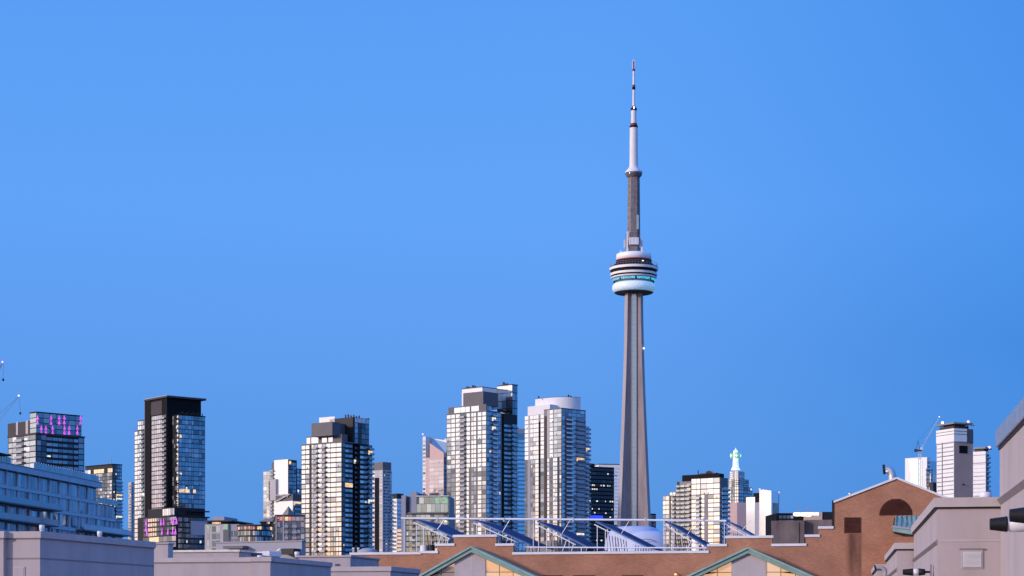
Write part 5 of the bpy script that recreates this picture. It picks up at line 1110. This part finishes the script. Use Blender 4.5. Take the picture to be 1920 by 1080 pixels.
# ================================================================== grey stucco roofs in the foreground
STG = 'grey stucco roof blocks'
def block(label, pc, D, yaw, ytop, band, left=None, right=None, depth=10, side='E', seam=None, pil=None, z0=0, extra=None, mat='stucco', bandm='stuccob'):
    b = Bld('stucco_block', label, 'building', pc, D, yaw, STG)
    zt = b.z(ytop); hb = band / F * D
    xl_ = b.lx(left) if left is not None else 0; xr_ = b.lx(right) if right is not None else 0
    b.box(xl_, xr_, 0, depth, z0, zt - .02, mat)
    p = MB(); e = .07; p.box(xl_ - e, xr_ + e, -e, depth + e, zt - hb, zt, bandm); p.box(xl_ - .03, xr_ + .03, -.03, depth + .03, zt - hb - .045, zt - hb, 'groove'); b.part('parapet_band', p)
    if seam:
        zs = b.z(seam); b.box(xl_ - .012, xr_ + .012, -.012, depth, zs - .03, zs + .03, 'groove')
    if pil: pil(b, zt, hb)
    if extra: extra(b, zt)
    return b
def pil1(b, zt, hb):
    x0_, x1_ = b.lx(-30, -.25), b.lx(6.5, -.25); b.box(x0_, x1_, -.25, 0, 0, zt - .02, 'stucco'); b.box(x0_, x1_ + .06, -.32, .0, zt - hb, zt + .01, 'stuccob'); b.box(x0_, x1_ + .03, -.28, 0, zt - hb - .045, zt - hb, 'groove')
    p = MB(); xa, xb = b.lx(25), b.lx(47); za, zb = b.z(1100), b.z(1062); p.box(xa, xb, -.03, .0, za, zb, 'stuccob'); p.box(xa + .05, xb - .05, -.04, -.031, za, zb - .05, 'stucco'); b.part('wall_panel', p)
S1 = block('stucco block at the bottom left corner with a long blue shaded side wall', 75, 75, -14.6, 996, 12.5, left=-60, right=75, depth=10.3, seam=1047, pil=pil1); S1.finish()
def vent(label, b, x, y, z, r, h):
    o = top_obj('roof_vent', label, 'vent', wpt(b, x, y, z), 0); p = MB(); p.lathe([(r * .8, 0), (r * .8, h * .25), (r, h * .27), (r, h * .95), (r * .85, h)], 'wpaint', 18); p.build('cowl', o)
vent('white drum vent at the near corner of the bottom left stucco block', S1, -.05, .25, S1.z(996.5), .105, .27)
vent('white drum vent half way along the bottom left stucco block', S1, -.05, S1.ly(187, -.05), S1.z(996.5), .105, .25)
def pil2(b, zt, hb):
    x0_ = b.lx(472, -.3); b.box(x0_, 0, -.3, 0, 0, zt - .02, 'stucco'); b.box(x0_ - .06, .07, -.37, 0, zt - hb, zt + .01, 'stuccob'); b.box(x0_ - .03, .03, -.33, 0, zt - hb - .045, zt - hb, 'groove')
S2 = block('stucco block with a corner pier in the middle of the grey roofs', 511, 92, -13.5, 1044.5, 8.5, left=250, right=511, depth=8.6, pil=pil2); S2.finish()
S3 = block('small stucco block in front of the left end of the brick wall', 732, 108, -13, 1062, 8.5, left=560, right=732, depth=5.9); S3.finish()
S4 = block('plain pale stucco wall meeting the left end of the brick wall', 658, 118, -13, 1041, 3, left=560, right=657, depth=6)
p = MB()
for k in range(4): x = S4.lx(628.5 + 2.4 * k); p.box(x, x + .055, -.03, .01, S4.z(1061), S4.z(1057), 'mech')
S4.part('wall_grille', p); S4.finish()
S5 = block('small plain stucco box right of the bottom left stucco block', 315, 98, -13, 1017, 2.5, left=285, right=315, depth=.65); S5.finish()
S6 = block('low stucco parapet with metal edging behind the corner pier block', 446, 112, -13, 1030.5, 4, left=318, right=448, depth=7, bandm='metal'); S6.finish()
def ex7(b, zt):
    p = MB(); p.box(b.lx(418, -1), b.lx(455, -1), -1.0, 0, b.z(1027), b.z(1022), 'mech'); b.part('canopy', p)
    p = MB(); p.box(b.lx(540), b.lx(563), -1.2, 0, b.z(1040), b.z(1029), 'dark'); b.part('canopy', p)
    p = MB(); p.lathe([(.05, b.z(1033)), (.35, b.z(1032.5)), (.05, b.z(1028))], 'wpaint', 10, b.lx(531), -.6); b.part('floodlight', p)
S7 = block('long grey wall of the farther roof below the round glass building', 566, 175, -24, 1013, 2, left=405.5, right=566, depth=.6, extra=ex7, mat='bluegrey', bandm='bluegrey'); S7.finish()
# flat rooftop unit with white edges
o = top_obj('rooftop_unit', 'blue black rooftop unit with a white edge behind the corner pier block', 'rooftop unit', wpt(S6, S6.lx(478, 2), 2, ZC), S6.b)
xw = .8; q = lambda y: S6.z(y, 2, 2) - ZC
p = MB(); p.box(-.75, .75, 0, 2, q(1046), q(1036.5), 'mech'); p.build('body', o); p = MB(); p.box(-.95, .55, -.05, 2, q(1036.5), q(1034), 'wpaint'); p.box(.5, .95, -.1, 1.9, q(1042), q(1033.2), 'wpaint'); p.build('cover', o)
vent('white drum vent on the pale wall left of the brick end', S4, S4.lx(557, .5) , .5, S4.z(1043), .16, .33)
vent('white drum vent standing on the corner pier block', S2, S2.lx(487, 3), 3, S2.z(1044.5), .13, .2)

# right hand blocks
def ridge(b, face, zlist): pass
b = Bld('stucco_block', 'nearest stucco block cut by the right photo edge with a deep overhanging cap', 'building', 1874.5, 50, -9.5, STG)
zt = b.z(807); zb = b.z(838)
b.box(0, 12, -17, 0, 0, zb + .1, 'stucco')
p = MB(); p.box(-.10, 12, -17.1, .08, zb, zt, 'metal'); p.box(-.04, 12, -17.05, .04, zb - .08, zb, 'blackp'); b.part('parapet_cap', p)
zs = b.z(937); b.wall.prism([(-.1, zs - .02), (-.002, zs - .16), (-.002, zs + .06)][::-1], (-17, -.001), 'groove', 'y'); b.finish()
N1 = b
def rblock(label, pc, D, ytop, band, seam, xr_px, depth):
    b = Bld('stucco_block', label, 'building', pc, D, -9.5, STG); zt = b.z(ytop); hb = band / F * D; xr_ = b.lx(xr_px) + 1.5
    b.box(0, xr_, 0, depth, 0, zt - .02, 'stucco')
    p = MB(); p.box(-.09, xr_, -.09, depth, zt - hb, zt, 'stuccob'); p.box(-.05, xr_, -.05, depth, zt - hb - .04, zt - hb, 'blackp'); b.part('parapet_band', p)
    if seam:
        zs = b.z(seam); b.wall.prism([(-.07, zs - .02), (-.002, zs - .1), (-.002, zs + .05)][::-1], (0.01, depth), 'groove', 'y'); b.box(0, xr_, -.012, 0, zs - .025, zs + .025, 'stuccob')
    return b
R2 = rblock('stucco block with a louvred grille below the striped towers', 1758, 50, 933.5, 17.5, 1014, 1874, 15)
p = MB(); xa, xb = R2.lx(1802), R2.lx(1843); za, zb = R2.z(1066.5), R2.z(1031); p.box(xa, xb, -.03, 0, za, zb, 'stuccob'); p.box(xa + .03, xb - .03, -.034, -.03, za + .03, zb - .04, 'groove')
for k in range(13): z_ = za + .04 + (zb - za - .09) * k / 13; p.poly([(xa + .04, -.036, z_ + .028), (xb - .04, -.036, z_ + .028), (xb - .04, -.06, z_), (xa + .04, -.06, z_)], [(0, 1, 2, 3)], 'flash')
p.box(xa - .04, xb + .04, -.06, 0, zb, zb + .035, 'groove'); R2.part('louvred_grille', p); R2.finish()
R3 = rblock('lower stucco block stepping down towards the brick gable', 1682, 65, 1018, 11.5, 1066, 1722, 13); R3.finish()
R4 = rblock('lowest stucco block under the grey elbow pipe', 1645, 78, 1058, 9, None, 1690, 8); R4.finish()
vent('white drum vent on the stucco block below the striped towers', R2, R2.lx(1848, 1.5), 1.5, R2.z(934), .17, .24)
o = top_obj('elbow_pipe', 'grey plastic elbow pipe hooked over the lowest stucco block', 'pipe', wpt(R4, R4.lx(1660, -1), -1, R4.z(1110)), R4.b)
s_ = 77 / F; zt_ = R4.z(1060, 0, -1) - R4.z(1110); p = MB(); p.tube([(0, 0, 0), (0, 0, zt_ - .35)] + [(-.22 + .22 * math.cos(R(a)), 0, zt_ - .3 + .22 * math.sin(R(a))) for a in range(0, 100, 15)] + [(-.4, .0, zt_ - .09)], .085, 'bluegrey', 14); p.build('pipe', o)
p = MB(); p.tube([(-.38, 0, zt_ - .09), (-.43, 0, zt_ - .1)], .11, 'blackp', 14); p.build('collar', o)
# wall fixtures: black shade, white drum, black shade, arm to the wall
def fixture(label, origin, L, r, yaw):
    o = top_obj('wall_light', label, 'light fixture', origin, yaw, 'black and white wall fixtures')
    def part(name, pr, m): p = MB(); p.tube([(x, 0, 0) for x, _ in pr], [q for _, q in pr], m, 24); p.build(name, o)
    part('shade', [(-L, r * .72), (-L * .58, r * .98), (-L * .555, r * 1.02), (-L * .54, r * .7)], 'blackp')
    part('drum', [(-L * .56, r * .62), (-L * .55, r * .88), (-L * .30, r * .92), (-L * .29, r * .7)], 'wpaint')
    part('rear_shade', [(-L * .31, r * .7), (-L * .295, r * 1.02), (-L * .02, r * .8), (0, r * .5)], 'blackp')
    part('arm', [(-.02, r * .3), (.14, r * .3)], 'blackp'); p = MB(); p.box(.13, .17, -r * 1.1, r * 1.1, -r * 2.5, r * 2, 'groove'); p.build('mounting_plate', o)
q = px3(1735, 1072.5, 52)
fixture('black and white wall fixture at the bottom in front of the stepped stucco blocks', q, .6, .1, R(-9.5))
# the two near ones on the right edge
def fixture2(label, px, py, D, L, r, yaw):
    o = top_obj('wall_light', label, 'light fixture', px3(px, py, D), yaw, 'black and white wall fixtures')
    def part(name, pr, m): p = MB(); p.tube([(x, 0, 0) for x, _ in pr], [q for _, q in pr], m, 28); p.build(name, o)
    part('shade', [(0, r * .73), (L * .36, r * .98), (L * .4, r * 1.03), (L * .42, r * .75)], 'blackp')
    part('ring', [(L * .39, r * .75), (L * .41, r * .9), (L * .47, r * .9), (L * .48, r * .8)], 'flash')
    part('drum', [(L * .46, r * .9), (L * .48, r * 1.0), (L * .98, r * 1.03), (L, r * .9)], 'wpaint')
    part('rear_shade', [(L * .99, r * .9), (L * 1.0, r * 1.02), (L * 1.4, r * .8)], 'blackp')
    part('arm', [(L * 1.38, r * .3), (L * 1.75, r * .3)], 'blackp'); p = MB(); p.box(L * 1.7, L * 1.76, -r, r, -r * 1.3, r * 1.3, 'groove'); p.build('mounting_plate', o)
fixture2('black and white wall fixture with its black shade showing on the right stucco wall', 1856, 983, 38, .82, .155, R(-9.5))
fixture2('nearest black shaded fixture cut by the right photo edge above its twin', 1893, 966.5, 36, .82, .16, R(-9.5))
